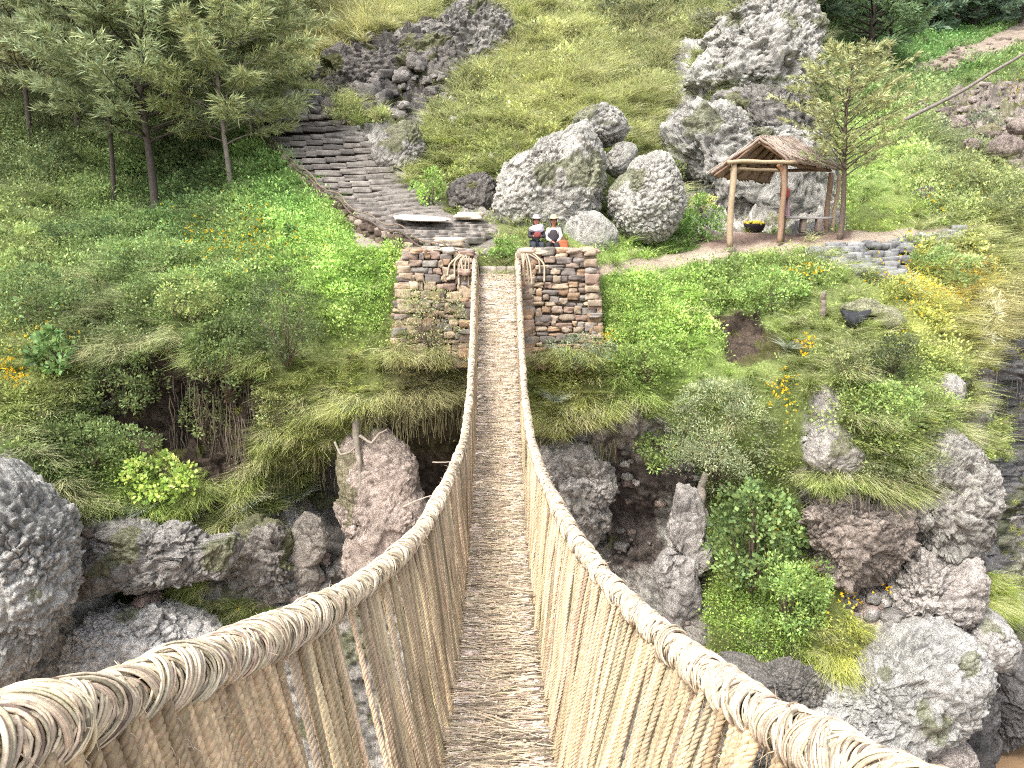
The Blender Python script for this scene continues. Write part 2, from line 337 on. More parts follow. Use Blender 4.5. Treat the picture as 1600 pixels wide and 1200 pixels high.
def fracnoise(P, seed=0):
    Q_=P+np.stack([fbm(P*.9,2,seed+k) for k in (50,51,52)],-1)*.22
    return (cellval(Q_*np.array([.8,.8,.6]),seed+20)-.5)*1.3+(cellval(Q_*np.array([2.1,2.1,2.6]),seed+25)-.5)*.75+(cellval(Q_*np.array([5.,5.,6.5]),seed+29)-.5)*.34+fbm(P*9,2,seed+31)*.1+fbm(P*.4,2,seed+3)*.8
def rocknoise(P, seed=0):
    d1,d2 = worley(P*np.array([1.0,1.0,1.25])*.75+fbm(P*.8,2,seed+40)[...,None]*.35, seed)
    e1,e2 = worley(P*2.6+fbm(P*2,2,seed+41)[...,None]*.3, seed+5)
    g1,g2 = worley(P*6.5, seed+9)
    return (np.minimum(d2-d1,.5)*1.5-.4) + (np.minimum(e2-e1,.5)*.8-.2)*1.1 + (.45-g1)*.75 + (.45-worley(P*13,seed+12)[0])*.3 + fbm(P*.45,3,seed+2)*1.2
isr = (KIND==1)|(KIND==2)|(KIND==4); isrf = blur(isr.astype(float),3)
dsp = fbm(V0*.55,4,11)*.9
rn = np.zeros_like(dsp); sel = isrf>.01
kx=np.clip(fbm(V0[sel]*.25,2,64)*1.5+.62,0,1); rn[sel] = rocknoise(V0[sel],60)*(1-kx)*.8+fracnoise(V0[sel],60)*kx*1.15
dsp = dsp*(1-isrf)+rn*isrf*.95
far = np.clip(DEP/26,.8,3)
VT = V0+NR*(dsp*AMP*far)[...,None]
# colour: pale lichen and dark weathering patches on rock; pit shade painted dark
pat = fbm(V0*1.1,4,77); pit = worley(V0*3.2,80)[0]
ZC = np.where((isrf>.5)[...,None], ZC*(1+.28*pat[...,None])*np.where((pit>.6)[...,None],.55,1.), ZC)
moss = (isrf>.5)&(fbm(V0*.7,3,90)>.55)&(NR[...,2]>.1); ZC[moss]=ZC[moss]*.5+lin(92,98,44)*.5
ZC=np.clip(ZC,.012,.85)
NT = gnormal(VT); NT = np.where((NT[...,1]>.2)[...,None],-NT,NT)
def g(px,py):
    """ground point under an outline position"""
    return upsample(VT,GX,GY,np.asarray(px,float),np.asarray(py,float))
def gk(px,py):
    return KIND[np.clip(((np.asarray(py)+250)/STEP).astype(int),0,len(GY)-1),np.clip(((np.asarray(px)+350)/STEP).astype(int),0,len(GX)-1)]
H,Wd = PX.shape; IDX = np.arange(H*Wd).reshape(H,Wd)
Q = np.stack([IDX[:-1,:-1],IDX[1:,:-1],IDX[1:,1:],IDX[:-1,1:]],-1)
FK = KIND[:-1,:-1]
def tpart(name, mask, mat, kind='structure'):
    q = Q[mask]; u,inv = np.unique(q.ravel(), return_inverse=True)
    o = mesh_np(name, VT.reshape(-1,3)[u], [inv.reshape(-1,4)], mat, None, ZC.reshape(-1,3)[u], True); o['kind']=kind; return o
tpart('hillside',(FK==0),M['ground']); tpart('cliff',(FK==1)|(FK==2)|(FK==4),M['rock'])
tpart('path',FK==3,M['ground']); tpart('dirt_track',FK==5,M['ground'])
w = mesh_np('river', np.array([(-60,-40,-15.),(120,-40,-15.),(120,80,-15.),(-60,80,-15.)]), [np.array([[0,1,2,3]])], M['water']); w['kind']='structure'
# ------------------------------------------------------------ rope bridge
STRAW=np.array([.52,.43,.31]); STRAWB=np.array([.40,.315,.205]); BROWN=np.array([.24,.15,.075])
LR=[(742,397,23.3),(740,470,20.75),(738,540,18.3),(734,620,15.2),(725,690,12.4),(700,752,9.7),(660,828,6.9),(600,890,5.2),(520,945,3.85),(430,995,3.0),(330,1037,2.45),(220,1080,2.03),(100,1122,1.7),(0,1160,1.47),(-180,1230,1.15)]
RR=[(809,397,23.3),(812,470,20.75),(815,540,18.3),(820,620,15.2),(830,690,12.4),(851,752,9.7),(893,835,6.9),(950,912,5.3),(1010,972,4.4),(1080,1036,3.55),(1150,1088,2.9),(1218,1139,2.4),(1285,1176,2.0),(1362,1214,1.7),(1500,1285,1.3)]
def rail_curve(L, end):
    P = np.array([at(*p) for p in L]); P = np.concatenate([[P[0]+[0,1.2,-.05]],P,end]); 
    d = np.concatenate([[0],np.cumsum(np.linalg.norm(np.diff(P,axis=0),axis=1))]); s = np.arange(0,d[-1],.02)
    c = np.stack([np.interp(s,d,P[:,k]) for k in range(3)],-1)
    for _ in range(400):
        c[1:-1] = (c[:-2]+c[2:]+2*c[1:-1])/4
    d = np.concatenate([[0],np.cumsum(np.linalg.norm(np.diff(c,axis=0),axis=1))]); return c,d
RAILS = [rail_curve(LR,[(-1.0,.7,-.9),(-.98,-.8,-.45),(-.95,-2.2,.1)]), rail_curve(RR,[(1.02,.7,-1.1),(1.0,-.8,-.55),(.98,-2.2,.05)])]
def cv(rail,s):
    c,d = rail; return np.stack([np.interp(s,d,c[:,k]) for k in range(3)],-1)
def cframe(rail,s):
    p=cv(rail,s); T=norm(cv(rail,s+.05)-cv(rail,s-.05)); A=norm(np.cross(T,np.array([0,0,1.]))); return p,T,A,np.cross(A,T)
def rail_z(side,Y):
    c,_=RAILS[side]; o=np.argsort(c[:,1]); return np.interp(Y,c[o,1],c[o,2])
def deckz(Y): return (rail_z(0,Y)+rail_z(1,Y))/2-np.interp(Y,[-2,2,7,12,17,21,23.6],[1.15,1.42,1.42,1.24,1.15,.9,.62])
def deckx(Y): return np.interp(Y,[-2,4.55,23.5],[0,-.085,-.43])
def deckw(Y): return np.interp(Y,[0,8,12.8,16,23.5],[.37,.37,.43,.47,.52])
bridge = thing('rope_bridge','long sagging suspension bridge of braided straw rope leading to the stone abutments','bridge',at(778,440,23.5))
BO=np.array(bridge.location)
def jit(c,n,a=.15): return np.clip(np.asarray(c)*(1+rng.normal(0,a,(n,1)))*(1+rng.normal(0,.03,(n,3))),.02,.85)
for side in (0,1):
    rail=RAILS[side]; L=rail[1][-1]
    ss=np.linspace(.1,L-.1,700); p,T,A,B=cframe(rail,ss)
    V,Fc=tubes(p[None],.046,10); hr=MB(); hr.add(V,Fc,STRAWB*.8); hro=hr.build('handrail',M['rope'],bridge,BO)
    wb=MB(); s0=.15; gi=0
    while s0<L-.15:
        yy=cv(rail,np.array([s0]))[0,1]
        gp=rng.uniform(.14,.2); near=yy<9; n=int(gp/(.0062 if yy<5 else .010 if near else .018)); K=32 if near else 14
        bul=rng.uniform(.012,.036)*(1.45 if yy<4 else 1 if near else .6); r0=.05; tilt=rng.uniform(.07,.15)*(1 if gi%2 else .7); ph=rng.uniform(-.5,.5)+(math.pi*.5)
        t=(np.arange(n)+rng.uniform(-.3,.3,n))/n
        th=np.linspace(0,2*np.pi,K)[None]+rng.uniform(0,6.28,n)[:,None]*0+rng.uniform(0,6.28)
        s=s0+t[:,None]*gp+(tilt+rng.normal(0,.008,(n,1)))*np.sin(th+ph)+rng.normal(0,.01,(n,1))*np.sin(2*th+rng.uniform(0,6,(n,1)))
        R=r0+bul*np.sin(np.pi*np.clip(t,0,1))[:,None]**.7+rng.normal(0,.003,(n,1))+.004*np.sin(3*th+rng.uniform(0,6,(n,1)))
        c,T,A,B=cframe(rail,np.clip(s,.05,L-.05)); P=c+R[...,None]*(np.cos(th)[...,None]*A+np.sin(th)[...,None]*B)
        rad=rng.uniform(.003,.0056,(n,1))*(1 if yy<5 else 1.25 if near else 1.9)
        V,Fc=tubes(P,rad*rng.uniform(.75,1.3,(n,K)),5 if near else 4,ref=T,cap=False)
        wb.add(V,Fc,rep(jit(STRAW*1.03,n,.2)*np.where(rng.random((n,1))<.16,.5,1.),K*(5 if near else 4))*np.repeat(np.clip(rng.normal(1,.2,(n*K,1)),.5,1.45),5 if near else 4,axis=0))
        if near:  # one diagonal overlay of a few strands crossing the group
            m=rng.integers(8,18); K=32; th=np.linspace(-.6,4.2,K)[None]+rng.uniform(-.2,.2,(m,1)); sgn=1 if gi%3 else -1
            s=s0+gp*.5+sgn*(np.linspace(-.13,.13,K)[None])+np.linspace(-.06,.06,m)[:,None]+rng.normal(0,.004,(m,1))
            c,T,A,B=cframe(rail,np.clip(s,.05,L-.05)); P=c+(r0+bul*.75+.006+rng.normal(0,.004,(m,1)))[...,None]*(np.cos(th)[...,None]*A+np.sin(th)[...,None]*B)
            V,Fc=tubes(P,rng.uniform(.0035,.006,(m,1))*np.ones((m,K)),5,ref=T); wb.add(V,Fc,rep(jit(STRAW*1.0,m,.22),K*5))
        s0+=gp*rng.uniform(.86,.98); gi+=1
    # frayed fibres
    n=2600; s=rng.uniform(L-1.2-12,L-1.0,n); c,T,A,B=cframe(rail,s); th=rng.uniform(0,6.28,n)[:,None]; rad=np.cos(th)*A+np.sin(th)*B; tan=-np.sin(th)*A+np.cos(th)*B
    low=(rng.random(n)<.8)[:,None]; rad=np.where(low,-B+rng.normal(0,.3,(n,3)),rad); rad=norm(rad)
    l=rng.uniform(.015,.055,n)[:,None]*np.where(low,1.5,1); d=norm(tan*rng.normal(0,1,(n,1))+T*rng.normal(0,.8,(n,1))+rad*.6)
    st=c+rad*.075; P=np.stack([st,st+d*l*.5,st+d*l+rad*l*.25-np.array([0,0,.25])*l],1)
    V,Fc=tubes(P,np.array([.0022,.0018,.0008])[None]*np.ones((n,1)),3,cap=False); wb.add(V,Fc,rep(jit(np.where(low,STRAWB,STRAW),n,.2),9))
    wb.build('rope_wrapping',M['rope'],hro,BO)
# side ropes, two-ply twisted
def tie_paths(top,bot,n,K,pitch,r):
    t=np.linspace(0,1,K)[None,:,None]; c=top[:,None]*(1-t)+bot[:,None]*t
    ax=norm(bot-top)[:,None]; a=norm(np.cross(ax,np.array([0,1.,0]))); b=np.cross(ax,a)
    ln=np.linalg.norm(bot-top,axis=1)[:,None,None]; 
    wob=rng.normal(0,.012,(n,1,1))*np.sin(np.pi*t*rng.uniform(1,2.2,(n,1,1)))*a+rng.normal(0,.014,(n,1,1))*np.sin(np.pi*t*rng.uniform(1,2,(n,1,1)))*b
    c=c+wob; ph=2*np.pi*ln*t/pitch+rng.uniform(0,6.28,(n,1,1))
    return [c+r*(np.cos(ph+k)*a+np.sin(ph+k)*b) for k in (0,2.094,4.189)]
restb=MB(); nparts=0
for side in (0,1):
    rail=RAILS[side]; L=rail[1][-1]; s=np.arange(1.35,L-.9,.033 if side else .039); s=s+rng.normal(0,.011,len(s)); s=s[rng.random(len(s))>(.04 if side else .12)]
    top=cv(rail,s); Y=top[:,1]; sg=-1 if side==0 else 1
    kp=(Y>4.6)|(fbm(np.stack([s*4.2,s*0,s*0+side*9],-1),2,21)>(-.45 if side==0 else -.8)); s=s[kp]; top=top[kp]; Y=Y[kp]
    by=Y-np.interp(Y,[1,4,9,15,22],[.3,.6,.55,.25,0])+np.clip(rng.normal(.0,.05,len(s)),-.14,.14)
    bot=np.stack([deckx(by)+sg*(deckw(by)+.07+rng.normal(0,.02,len(s))),by,deckz(by)-.03],-1)
    top=top+np.stack([-sg*np.full(len(s),.03)+rng.normal(0,.018,len(s)),rng.normal(0,.01,len(s)),np.full(len(s),-.035)],-1)
    o=np.argsort(Y); vis=[i for i in o if Y[i]>.9]; near=vis[:50]; rest=vis[50:]
    for i in near:
        r=rng.uniform(.0112,.0150)*(1. if side==0 else .9); ply=rng.uniform(.07,.095); mb=MB(); colr=STRAWB*rng.uniform(.65,1.3)*np.array([1.06,1,.95])
        plies=tie_paths(top[i:i+1],bot[i:i+1],1,190,ply,r*.95)
        for q in plies:
            V,Fc=tubes(q,r,6); mb.add(V,Fc,jit(colr,len(V),.16))
        # loose strand fibres following the lay
        nf=90; t=rng.uniform(.02,.95,nf); c0=plies[0][0][(t*189).astype(int)]; dd=rng.normal(0,1,(nf,3)); P=np.stack([c0,c0+dd*.012+[0,0,-.01],c0+dd*.02+[0,0,-.03]],1)
        V,Fc=tubes(P,np.array([.0016,.0013,.0007])[None]*np.ones((nf,1)),3,cap=False); mb.add(V,Fc,rep(jit(STRAW,nf,.2),9))
        mb.build('side_rope',M['rope'],bridge,BO)
    i=np.array(rest); fa=Y[i]>9
    for sel,K,S in ((i[~fa],130,5),(i[fa],50,4)):
        n=len(sel); r=.0092 if S==5 else .0125; plies=tie_paths(top[sel],bot[sel],n,K,.08 if S==5 else .14,r*.95)
        cc=jit(STRAWB*1.05,n,.24)
        for q in plies:
            V,Fc=tubes(q,r*rng.uniform(.8,1.2,(n,1))*np.ones((n,K)),S,cap=False); restb.add(V,Fc,rep(cc*rng.uniform(.9,1.1,(n,1)),K*S))
ro=restb.build('side_rope',M['rope'],bridge,BO); ro['kind']='stuff'
# floor cables
for k in (-1,-.36,.36,1):
    Y=np.linspace(-1.5,23.9,240); P=np.stack([deckx(Y)+k*deckw(Y),Y,deckz(Y)-.075],-1)
    MB().add(*tubes(P[None],.055,8),STRAWB).build('floor_cable',M['rope'],bridge,BO)
# deck mat of cross sticks
db=MB(); n=7000; Y=rng.uniform(.2,23.7,n); lay=rng.uniform(0,1,n)
hw=deckw(Y)*rng.uniform(.45,1.06,n); cx=deckx(Y)+rng.normal(0,.1,n)*(1-hw/deckw(Y)+.1); ya=rng.normal(0,.07,n)
t=np.linspace(-1,1,5)[None]
P=np.stack([cx[:,None]+t*hw[:,None],Y[:,None]+t*(ya*hw*1.2)[:,None]+rng.normal(0,.012,(n,5)),np.zeros((n,5))],-1)
P[...,2]=deckz(P[...,1])-.02+.028*lay[:,None]+rng.normal(0,.006,(n,5))+.035*(np.abs(t)**2)
dc=np.array([.64,.54,.455]); cols=jit(dc,n,.2); dk=rng.random(n)<.11; cols[dk]*=rng.uniform(.25,.6,(dk.sum(),1)); cols[rng.random(n)<.2]*=1.2
V,Fc=tubes(P,rng.uniform(.006,.012,(n,1))*np.ones((n,5)),5,ref=(0,0,1)); db.add(V,Fc,rep(np.clip(cols,0,.8),25))
# tangled straw bits on the mat
n=5200; Y=rng.uniform(2.5,23.6,n); c=np.stack([deckx(Y)+rng.uniform(-1,1,n)*deckw(Y)*.98,Y,deckz(Y)+.022+rng.uniform(0,.03,n)],-1); a=rng.normal(0,.22,n); l=rng.uniform(.07,.24,n)
d=np.stack([np.cos(a),np.sin(a),rng.normal(0,.1,n)],-1); P=np.stack([c-d*l[:,None],c+[0,0,.012],c+d*l[:,None]],1)
V,Fc=tubes(P,rng.uniform(.003,.006,(n,1))*np.ones((n,3)),4,ref=(0,0,1)); cc=jit(STRAW*.95,n,.2); cc[rng.random(n)<.18]*=.45; db.add(V,Fc,rep(cc,12))
db.build('deck_mat',M['stick'],bridge,BO)
# stitching ropes lengthways
for k in (-.55,-.02,.5):
    sb=MB(); Y=np.linspace(1,23.6,700); ph=np.abs((Y*2.2+k)%2-1)-.5
    P=np.stack([deckx(Y)+k*deckw(Y)+ph*.16*(1 if k!=-.02 else .35)+fbm(np.stack([Y*1.5,Y*0+k*9,Y*0],-1),2,5)*.03,Y,deckz(Y)+.035+.008*np.sin(Y*25)],-1)
    sb.add(*tubes(P[None],.011,5,ref=(0,0,1)),STRAW*1.1); sb.build('lacing_rope',M['rope'],bridge,BO)
# rope ends draped over the abutments
def drape(pts, r, parent, col=STRAW, name='anchor_rope', n=40):
    P=np.array(pts,float); d=np.linspace(0,1,len(P)); t=np.linspace(0,1,n); c=np.stack([np.interp(t,d,P[:,k]) for k in range(3)],-1)
    for _ in range(6): c[1:-1]=(c[:-2]+c[2:]+2*c[1:-1])/4
    return tubes(c[None],r,6),col
for sg,cxp in ((-1,742),(1,809)):
    ab=MB()
    for k in range(7):
        x0=cxp+sg*rng.uniform(2,12); x1=cxp+sg*rng.uniform(8,42)
        pts=[at(cxp,396,23.2),at(x0,392+rng.uniform(-3,3),23.05),at((x0+x1)/2,397,22.9),at(x1,405+rng.uniform(0,12),22.85),at(x1+rng.uniform(-3,3),420+rng.uniform(0,30),22.83)]
        t_,c_=drape(pts,.028,bridge); ab.add(*t_,STRAW*rng.uniform(.55,.95))
    ab.build('anchor_rope',M['rope'],bridge,BO)
# ------------------------------------------------------------ stones
def cube_sphere(n):
    t=np.linspace(-1,1,n); u,v=np.meshgrid(t,t); o=np.ones_like(u); V=[];F=[];k=0
    for f in ([u,v,o],[v,u,-o],[o,u,v],[-o,v,u],[v,o,u],[u,-o,v]):
        V.append(np.stack(f,-1).reshape(-1,3)); i=np.arange(n*n).reshape(n,n)+k; k+=n*n
        F.append(np.stack([i[:-1,:-1],i[:-1,1:],i[1:,1:],i[1:,:-1]],-1).reshape(-1,4))
    V=np.concatenate(V); F=np.concatenate(F); key=np.round(V*1e5).astype(np.int64); _,idx,inv=np.unique(key,axis=0,return_index=True,return_inverse=True)
    return V[idx],inv.ravel()[F]
CS={n:cube_sphere(n) for n in (4,5,6,8,24,48,72,110)}
def stone(mb,c,size,col,n=5,round_=.55,seed=None,rot=None,rough=.12,ax=None):
    V,Fq=CS[n]; V=V*(1-round_)+norm(V)*round_*1.15; o=rng.uniform(-99,99,3)
    V=V*(1+rough*fbm(V*1.2+o,2,3)[:,None]); V=V*np.array(size)*.5
    if rot is not None:
        a,b_=math.cos(rot),math.sin(rot); V=np.stack([V[:,0]*a-V[:,1]*b_,V[:,0]*b_+V[:,1]*a,V[:,2]],-1)
    if ax is not None: V=V@np.array(ax)
    mb.add(V+np.asarray(c),Fq,np.clip(np.asarray(col)*(1+.25*fbm(V*4+o,2,8)[:,None]),.02,.8))
def boulder(name,label,outline,Yc,depth,col,cat='boulder',n=48,amp=.13,group=None,seed=0,fq=1.0,mossy=.12,cdark=.6,style=None):
    P=np.array([at(x,y,Yc) for x,y in outline]); c=P.mean(0); d=P-c; ph=np.arctan2(d[:,2],d[:,0]); R=np.hypot(d[:,0],d[:,2]); o=np.argsort(ph)
    ph=ph[o];R=R[o]; ph3=np.concatenate([ph-2*np.pi,ph,ph+2*np.pi]); R3=np.tile(R,3)
    V,Fq=CS[n]; U=norm(V); rho=np.hypot(U[:,0],U[:,2]); f=np.arctan2(U[:,2],U[:,0]); RR_=np.interp(f,ph3,R3)
    r=rho**.75; X=np.stack([RR_*r*np.cos(f),np.sign(U[:,1])*np.abs(U[:,1])**.8*depth,RR_*r*np.sin(f)],-1)
    W=X+c; kf=(.8 if name in('cliff_block','rock_ledge','rock_outcrop') or seed in (10,9,12,16,17,18,14,15) else .25) if style is None else style; nz=rocknoise(W*fq,100+seed)*(1-kf)+fracnoise(W*fq,100+seed)*kf*1.2; e1_,e2_=worley(W*4.4*fq+fbm(W*5,2,seed)[:,None]*.25,seed+200); cr=np.clip((e2_-e1_)/.22,0,1); mk_=np.clip(fbm(W*.9,2,seed+7)*1.5+.75,0,1)*(1-kf*.6); nz=nz-(1-cr)*mk_*.55+(.4-e1_)*.35*mk_; nn=norm(X/np.array([R.mean()**1,depth,R.mean()])); X=X+nn*(nz*amp*.9)[:,None]
    pat=fbm(W*1.3,4,77+seed); pit=worley(W*4*fq,80+seed)[0]; k=fbm(W*.8,3,91+seed)
    cc=np.asarray(col)*(1+.2*pat[:,None])*np.where(pit>.6,cdark*.5+.5,1.)[:,None]*np.where((cr<.3)&(mk_>.35),.55,1.)[:,None]  # pits and crevices between knobs darkened in the colour, imitating their shade
    ms=(k>.62-mossy*2)&(nn[:,2]>-.1); cc[ms]=cc[ms]*.45+lin(98,104,44)*.55
    o=mesh_np(name,X,[Fq],M['rock'],None,np.clip(cc,.02,.8),True); o.location=tuple(c); tag(o,label,cat,group); return o
# boulders by the path
GREY=lin(188,185,176)
boulder('boulder','largest pale grey pitted boulder rising behind the two seated people',[(778,300),(790,262),(830,232),(880,205),(915,190),(940,232),(948,262),(938,310),(905,372),(850,382),(790,372),(774,335)],27.5,1.7,GREY,n=110,amp=.19,style=.5,seed=1)
boulder('boulder','grey mossy boulder resting on the top right shoulder of the largest boulder',[(895,188),(920,168),(950,165),(975,190),(978,205),(960,222),(930,225),(905,215)],29.2,1.0,GREY*.9,amp=.12,seed=2,mossy=.17)
boulder('boulder','rounded pale grey boulder standing upright between largest boulder and wooden shelter',[(948,305),(975,268),(1005,240),(1035,240),(1058,268),(1067,305),(1055,355),(1020,383),(975,378),(952,340)],26.9,1.2,GREY*1.02,n=110,amp=.13,seed=3,mossy=.05)
boulder('boulder','low pale grey rock beside the people with orange bag',[(880,375),(892,340),(920,330),(950,345),(966,365),(960,392),(925,400),(885,398)],26.0,.7,GREY*1.05,amp=.09,seed=4,mossy=.04)
boulder('boulder','small grey rock half buried in grass left of the upright rounded boulder',[(945,265),(955,235),(975,222),(995,230),(990,255),(965,280)],28.6,.6,GREY*.85,amp=.08,seed=5,n=24)
# river-side rocks
boulder('rock_ledge','broad pale rock ledge above the river with yellow moss on top',[(1225,1120),(1275,1090),(1335,1066),(1380,1022),(1410,990),(1470,985),(1510,1010),(1512,1060),(1480,1110),(1430,1150),(1380,1185),(1290,1190),(1190,1130)],18.3,1.7,lin(186,184,178),cat='rock',n=72,amp=.26,seed=6,mossy=.03)
boulder('cliff_block','dark crumbly rock shelf under the mossy grass edge left of the broad ledge',[(1120,1030),(1200,1042),(1300,1062),(1340,1110),(1320,1200),(1230,1190),(1140,1105)],18.5,.9,lin(132,128,122),cat='rock',n=72,amp=.24,seed=51,mossy=.02,cdark=.4)
boulder('boulder','smooth rounded pale rock at waterline, bottom right of the ledge',[(1425,1200),(1440,1150),(1470,1135),(1505,1150),(1512,1200),(1500,1240),(1430,1240)],17.6,.8,lin(178,168,160),n=48,amp=.07,seed=7,mossy=0)
boulder('boulder','pale grass topped rock right of the broad ledge',[(1502,985),(1515,962),(1545,955),(1572,968),(1582,1000),(1572,1030),(1535,1040),(1505,1030)],19.2,.9,lin(186,182,176),n=48,amp=.12,seed=8,mossy=.03)
boulder('boulder','dark layered basalt rock rising from the brown river',[(1540,1060),(1560,1010),(1600,990),(1650,1010),(1660,1100),(1620,1140),(1580,1155),(1550,1160),(1535,1120)],21.2,1.2,BASALT*1.0,n=72,amp=.2,seed=9,mossy=0)
boulder('boulder','dark angular rock wedged between the pale ledge and the basalt rock',[(1480,1110),(1510,1070),(1540,1065),(1545,1130),(1530,1200),(1490,1200)],19.2,.7,BASALT*.75,n=48,amp=.12,seed=10,mossy=0)
boulder('boulder','huge lichen covered grey boulder at the left edge above the rope handrail',[(-120,760),(-20,700),(30,735),(70,800),(105,890),(95,980),(60,1040),(0,1080),(-120,1050)],16.9,1.6,lin(186,184,178),n=72,amp=.26,seed=11,mossy=.1,cdark=.5)
boulder('boulder','flat pale boulder under the dark rock recess at lower left',[(110,1010),(140,965),(215,950),(300,968),(345,1005),(330,1050),(240,1090),(130,1080)],19.2,1.2,lin(198,194,188),n=72,amp=.24,style=.8,seed=12,mossy=.02)
boulder('boulder','small pinkish rock inside the recess at lower left',[(205,945),(222,925),(245,928),(250,955),(225,965)],19.6,.45,lin(176,152,140),n=24,amp=.07,seed=13,mossy=0)
boulder('rock_column','pale pinkish eroded rock column under the turf overhang left of the bridge',[(532,690),(560,664),(610,672),(640,700),(655,760),(660,830),(655,900),(640,950),(550,950),(540,900),(548,830),(533,760)],21.8,.7,PINK*1.05,cat='rock',n=72,amp=.13,seed=14,mossy=0,cdark=.75)
boulder('rock_column','narrow pale eroded rock rib left of the dark cave',[(455,830),(475,800),(495,810),(490,880),(475,950),(455,965),(450,900)],21.3,.4,lin(150,142,132),cat='rock',n=48,amp=.1,seed=15,mossy=0)
boulder('boulder','pale rock block under grass on the right bank below the black sheet',[(1268,610),(1290,590),(1315,615),(1312,655),(1275,660)],20.4,.5,lin(176,170,164),n=24,amp=.08,seed=16,mossy=.05)
boulder('boulder','whitish pitted rock at the lip of the right cliff above the ivy',[(1268,680),(1295,655),(1330,685),(1340,725),(1300,735),(1265,720)],19.75,.6,lin(185,180,172),n=48,amp=.12,seed=17,mossy=.08)
boulder('boulder','white lichen rock at the grassy corner of the right cliff',[(1463,600),(1475,582),(1498,588),(1503,620),(1490,640),(1468,632)],21.3,.45,lin(190,186,180),n=24,amp=.06,seed=18,mossy=.03)
boulder('boulder','dark grey boulder in shrubs on the slope right of the shelter tree',[(1430,310),(1435,295),(1452,292),(1460,312),(1450,325),(1433,325)],30,.5,lin(120,116,114),n=24,amp=.07,seed=19,mossy=0)
for k,(x,y,r,Y) in enumerate([(1570,232,26,34),(1545,205,18,36.5),(1500,195,15,38),(1590,200,20,37),(1440,165,10,43),(1520,225,14,35)]):
    lab=['largest reddish grey block in the scree at the right edge','squarish grey block above the largest scree block','grey scree block lying below the leaning pole','grey scree block touching the right edge, above the largest scree block','small pale stone in scree beside the foot of the leaning pole','pale flat stone in the scree left of its largest block'][k]
    a=np.linspace(0,6.28,9)[:-1]+rng.uniform(0,.5); boulder('scree_block',lab,[(x+r*math.cos(q)*rng.uniform(.8,1.2),y-r*.7*math.sin(q)*rng.uniform(.8,1.2)) for q in a],Y-1.0,.02*r,lin(158,144,136),cat='rock',n=24,amp=.08,seed=20+k,mossy=0,group='blocks in the scree slope')
boulder('boulder','dark weathered rock under the grass mound right of the stairway',[(700,300),(725,275),(765,270),(782,300),(778,335),(740,340),(705,325)],28.8,.8,lin(120,115,110),n=48,amp=.14,seed=30,mossy=.1)
boulder('boulder','pale grey outcrop along the upper right side of the stairway',[(575,240),(600,205),(650,190),(662,215),(655,265),(630,282),(595,270)],31.5,.8,lin(160,156,150),n=48,amp=.14,seed=31,mossy=.05)
boulder('rock_outcrop','tall rugged grey rock outcrop at the top, left of the distant pines',[(1075,130),(1095,80),(1150,52),(1210,22),(1262,28),(1280,90),(1272,150),(1235,195),(1170,155),(1110,150)],37.2,1.7,lin(186,183,175),cat='rock',n=72,amp=.42,seed=40,mossy=.12,fq=.8,cdark=.45)
boulder('rock_outcrop','wide pitted grey rock face behind the wooden shelter',[(1030,200),(1080,166),(1130,162),(1180,195),(1230,205),(1300,250),(1325,362),(1095,370),(1078,300),(1050,250)],32.6,1.2,lin(178,175,168),cat='rock',n=72,amp=.32,seed=41,mossy=.1,cdark=.45)
boulder('rock_outcrop','dark craggy rock band above the stairway top, under the hilltop grass',[(500,150),(520,95),(590,70),(660,60),(720,90),(715,140),(640,180),(560,175)],40.6,1.3,lin(126,121,116),cat='rock',n=72,amp=.42,seed=42,mossy=.05,fq=.8,cdark=.5)
boulder('rock_outcrop','pale grey broken rock at the right end of the dark rock band',[(700,80),(730,40),(790,30),(800,60),(770,105),(730,130),(700,120)],42.5,1.0,lin(160,156,150),cat='rock',n=48,amp=.34,seed=43,mossy=.08,fq=.8)
for lab,ol,Y_,dp,cl_,sd in [('topmost grey shoulder of the tall outcrop, touching the top of the frame beside the pines',[(1090,65),(1150,18),(1230,-25),(1275,-10),(1284,60),(1220,80),(1130,90)],38.3,1.3,lin(178,175,167),60),
 ('darker grey rock between the tall outcrop and the rock face behind the shelter',[(1120,150),(1190,140),(1262,150),(1290,215),(1278,270),(1210,235),(1150,200)],34.6,1.0,lin(140,136,130),61),
 ('dark craggy rock at the left end of the dark rock band, beside the tree crowns',[(475,140),(500,98),(560,80),(605,110),(585,170),(520,188)],40.2,1.0,lin(112,107,102),62),
 ('dark rock in the middle of the dark rock band with grey rubble below',[(600,110),(655,78),(730,88),(742,130),(690,168),(620,172)],40.3,1.0,lin(118,113,108),63),
 ('grey cliff top of the dark rock band, right below the hilltop grass',[(610,70),(690,38),(800,26),(808,68),(760,102),(670,92)],42.6,1.1,lin(146,142,136),64)]:
    boulder('rock_outcrop',lab,ol,Y_,dp,cl_,cat='rock',n=72,amp=.36,seed=sd,mossy=.1,fq=.8,cdark=.45)
boulder('cliff_block','craggy grey cliff block with white patches just right of the right handrail',[(835,720),(870,690),(920,690),(950,730),(945,790),(925,850),(900,870),(860,800)],22.4,.8,lin(168,162,154),cat='rock',n=72,amp=.25,seed=44,mossy=.05,cdark=.4)
boulder('cliff_block','pale vertical rock rib between the dark earth cave and the climber',[(1045,790),(1060,755),(1095,760),(1105,830),(1090,900),(1095,960),(1050,985),(1035,930),(1060,860)],20.9,.5,lin(172,166,160),cat='rock',n=48,amp=.16,seed=45,mossy=0,cdark=.55)
boulder('cliff_block','knobbly grey cliff block hung with dry roots at the right corner of the gorge',[(1430,760),(1450,700),(1490,670),(1525,720),(1530,800),(1505,880),(1460,900),(1430,840)],20.0,.9,lin(172,168,160),cat='rock',n=72,amp=.26,seed=46,mossy=.06,cdark=.45)
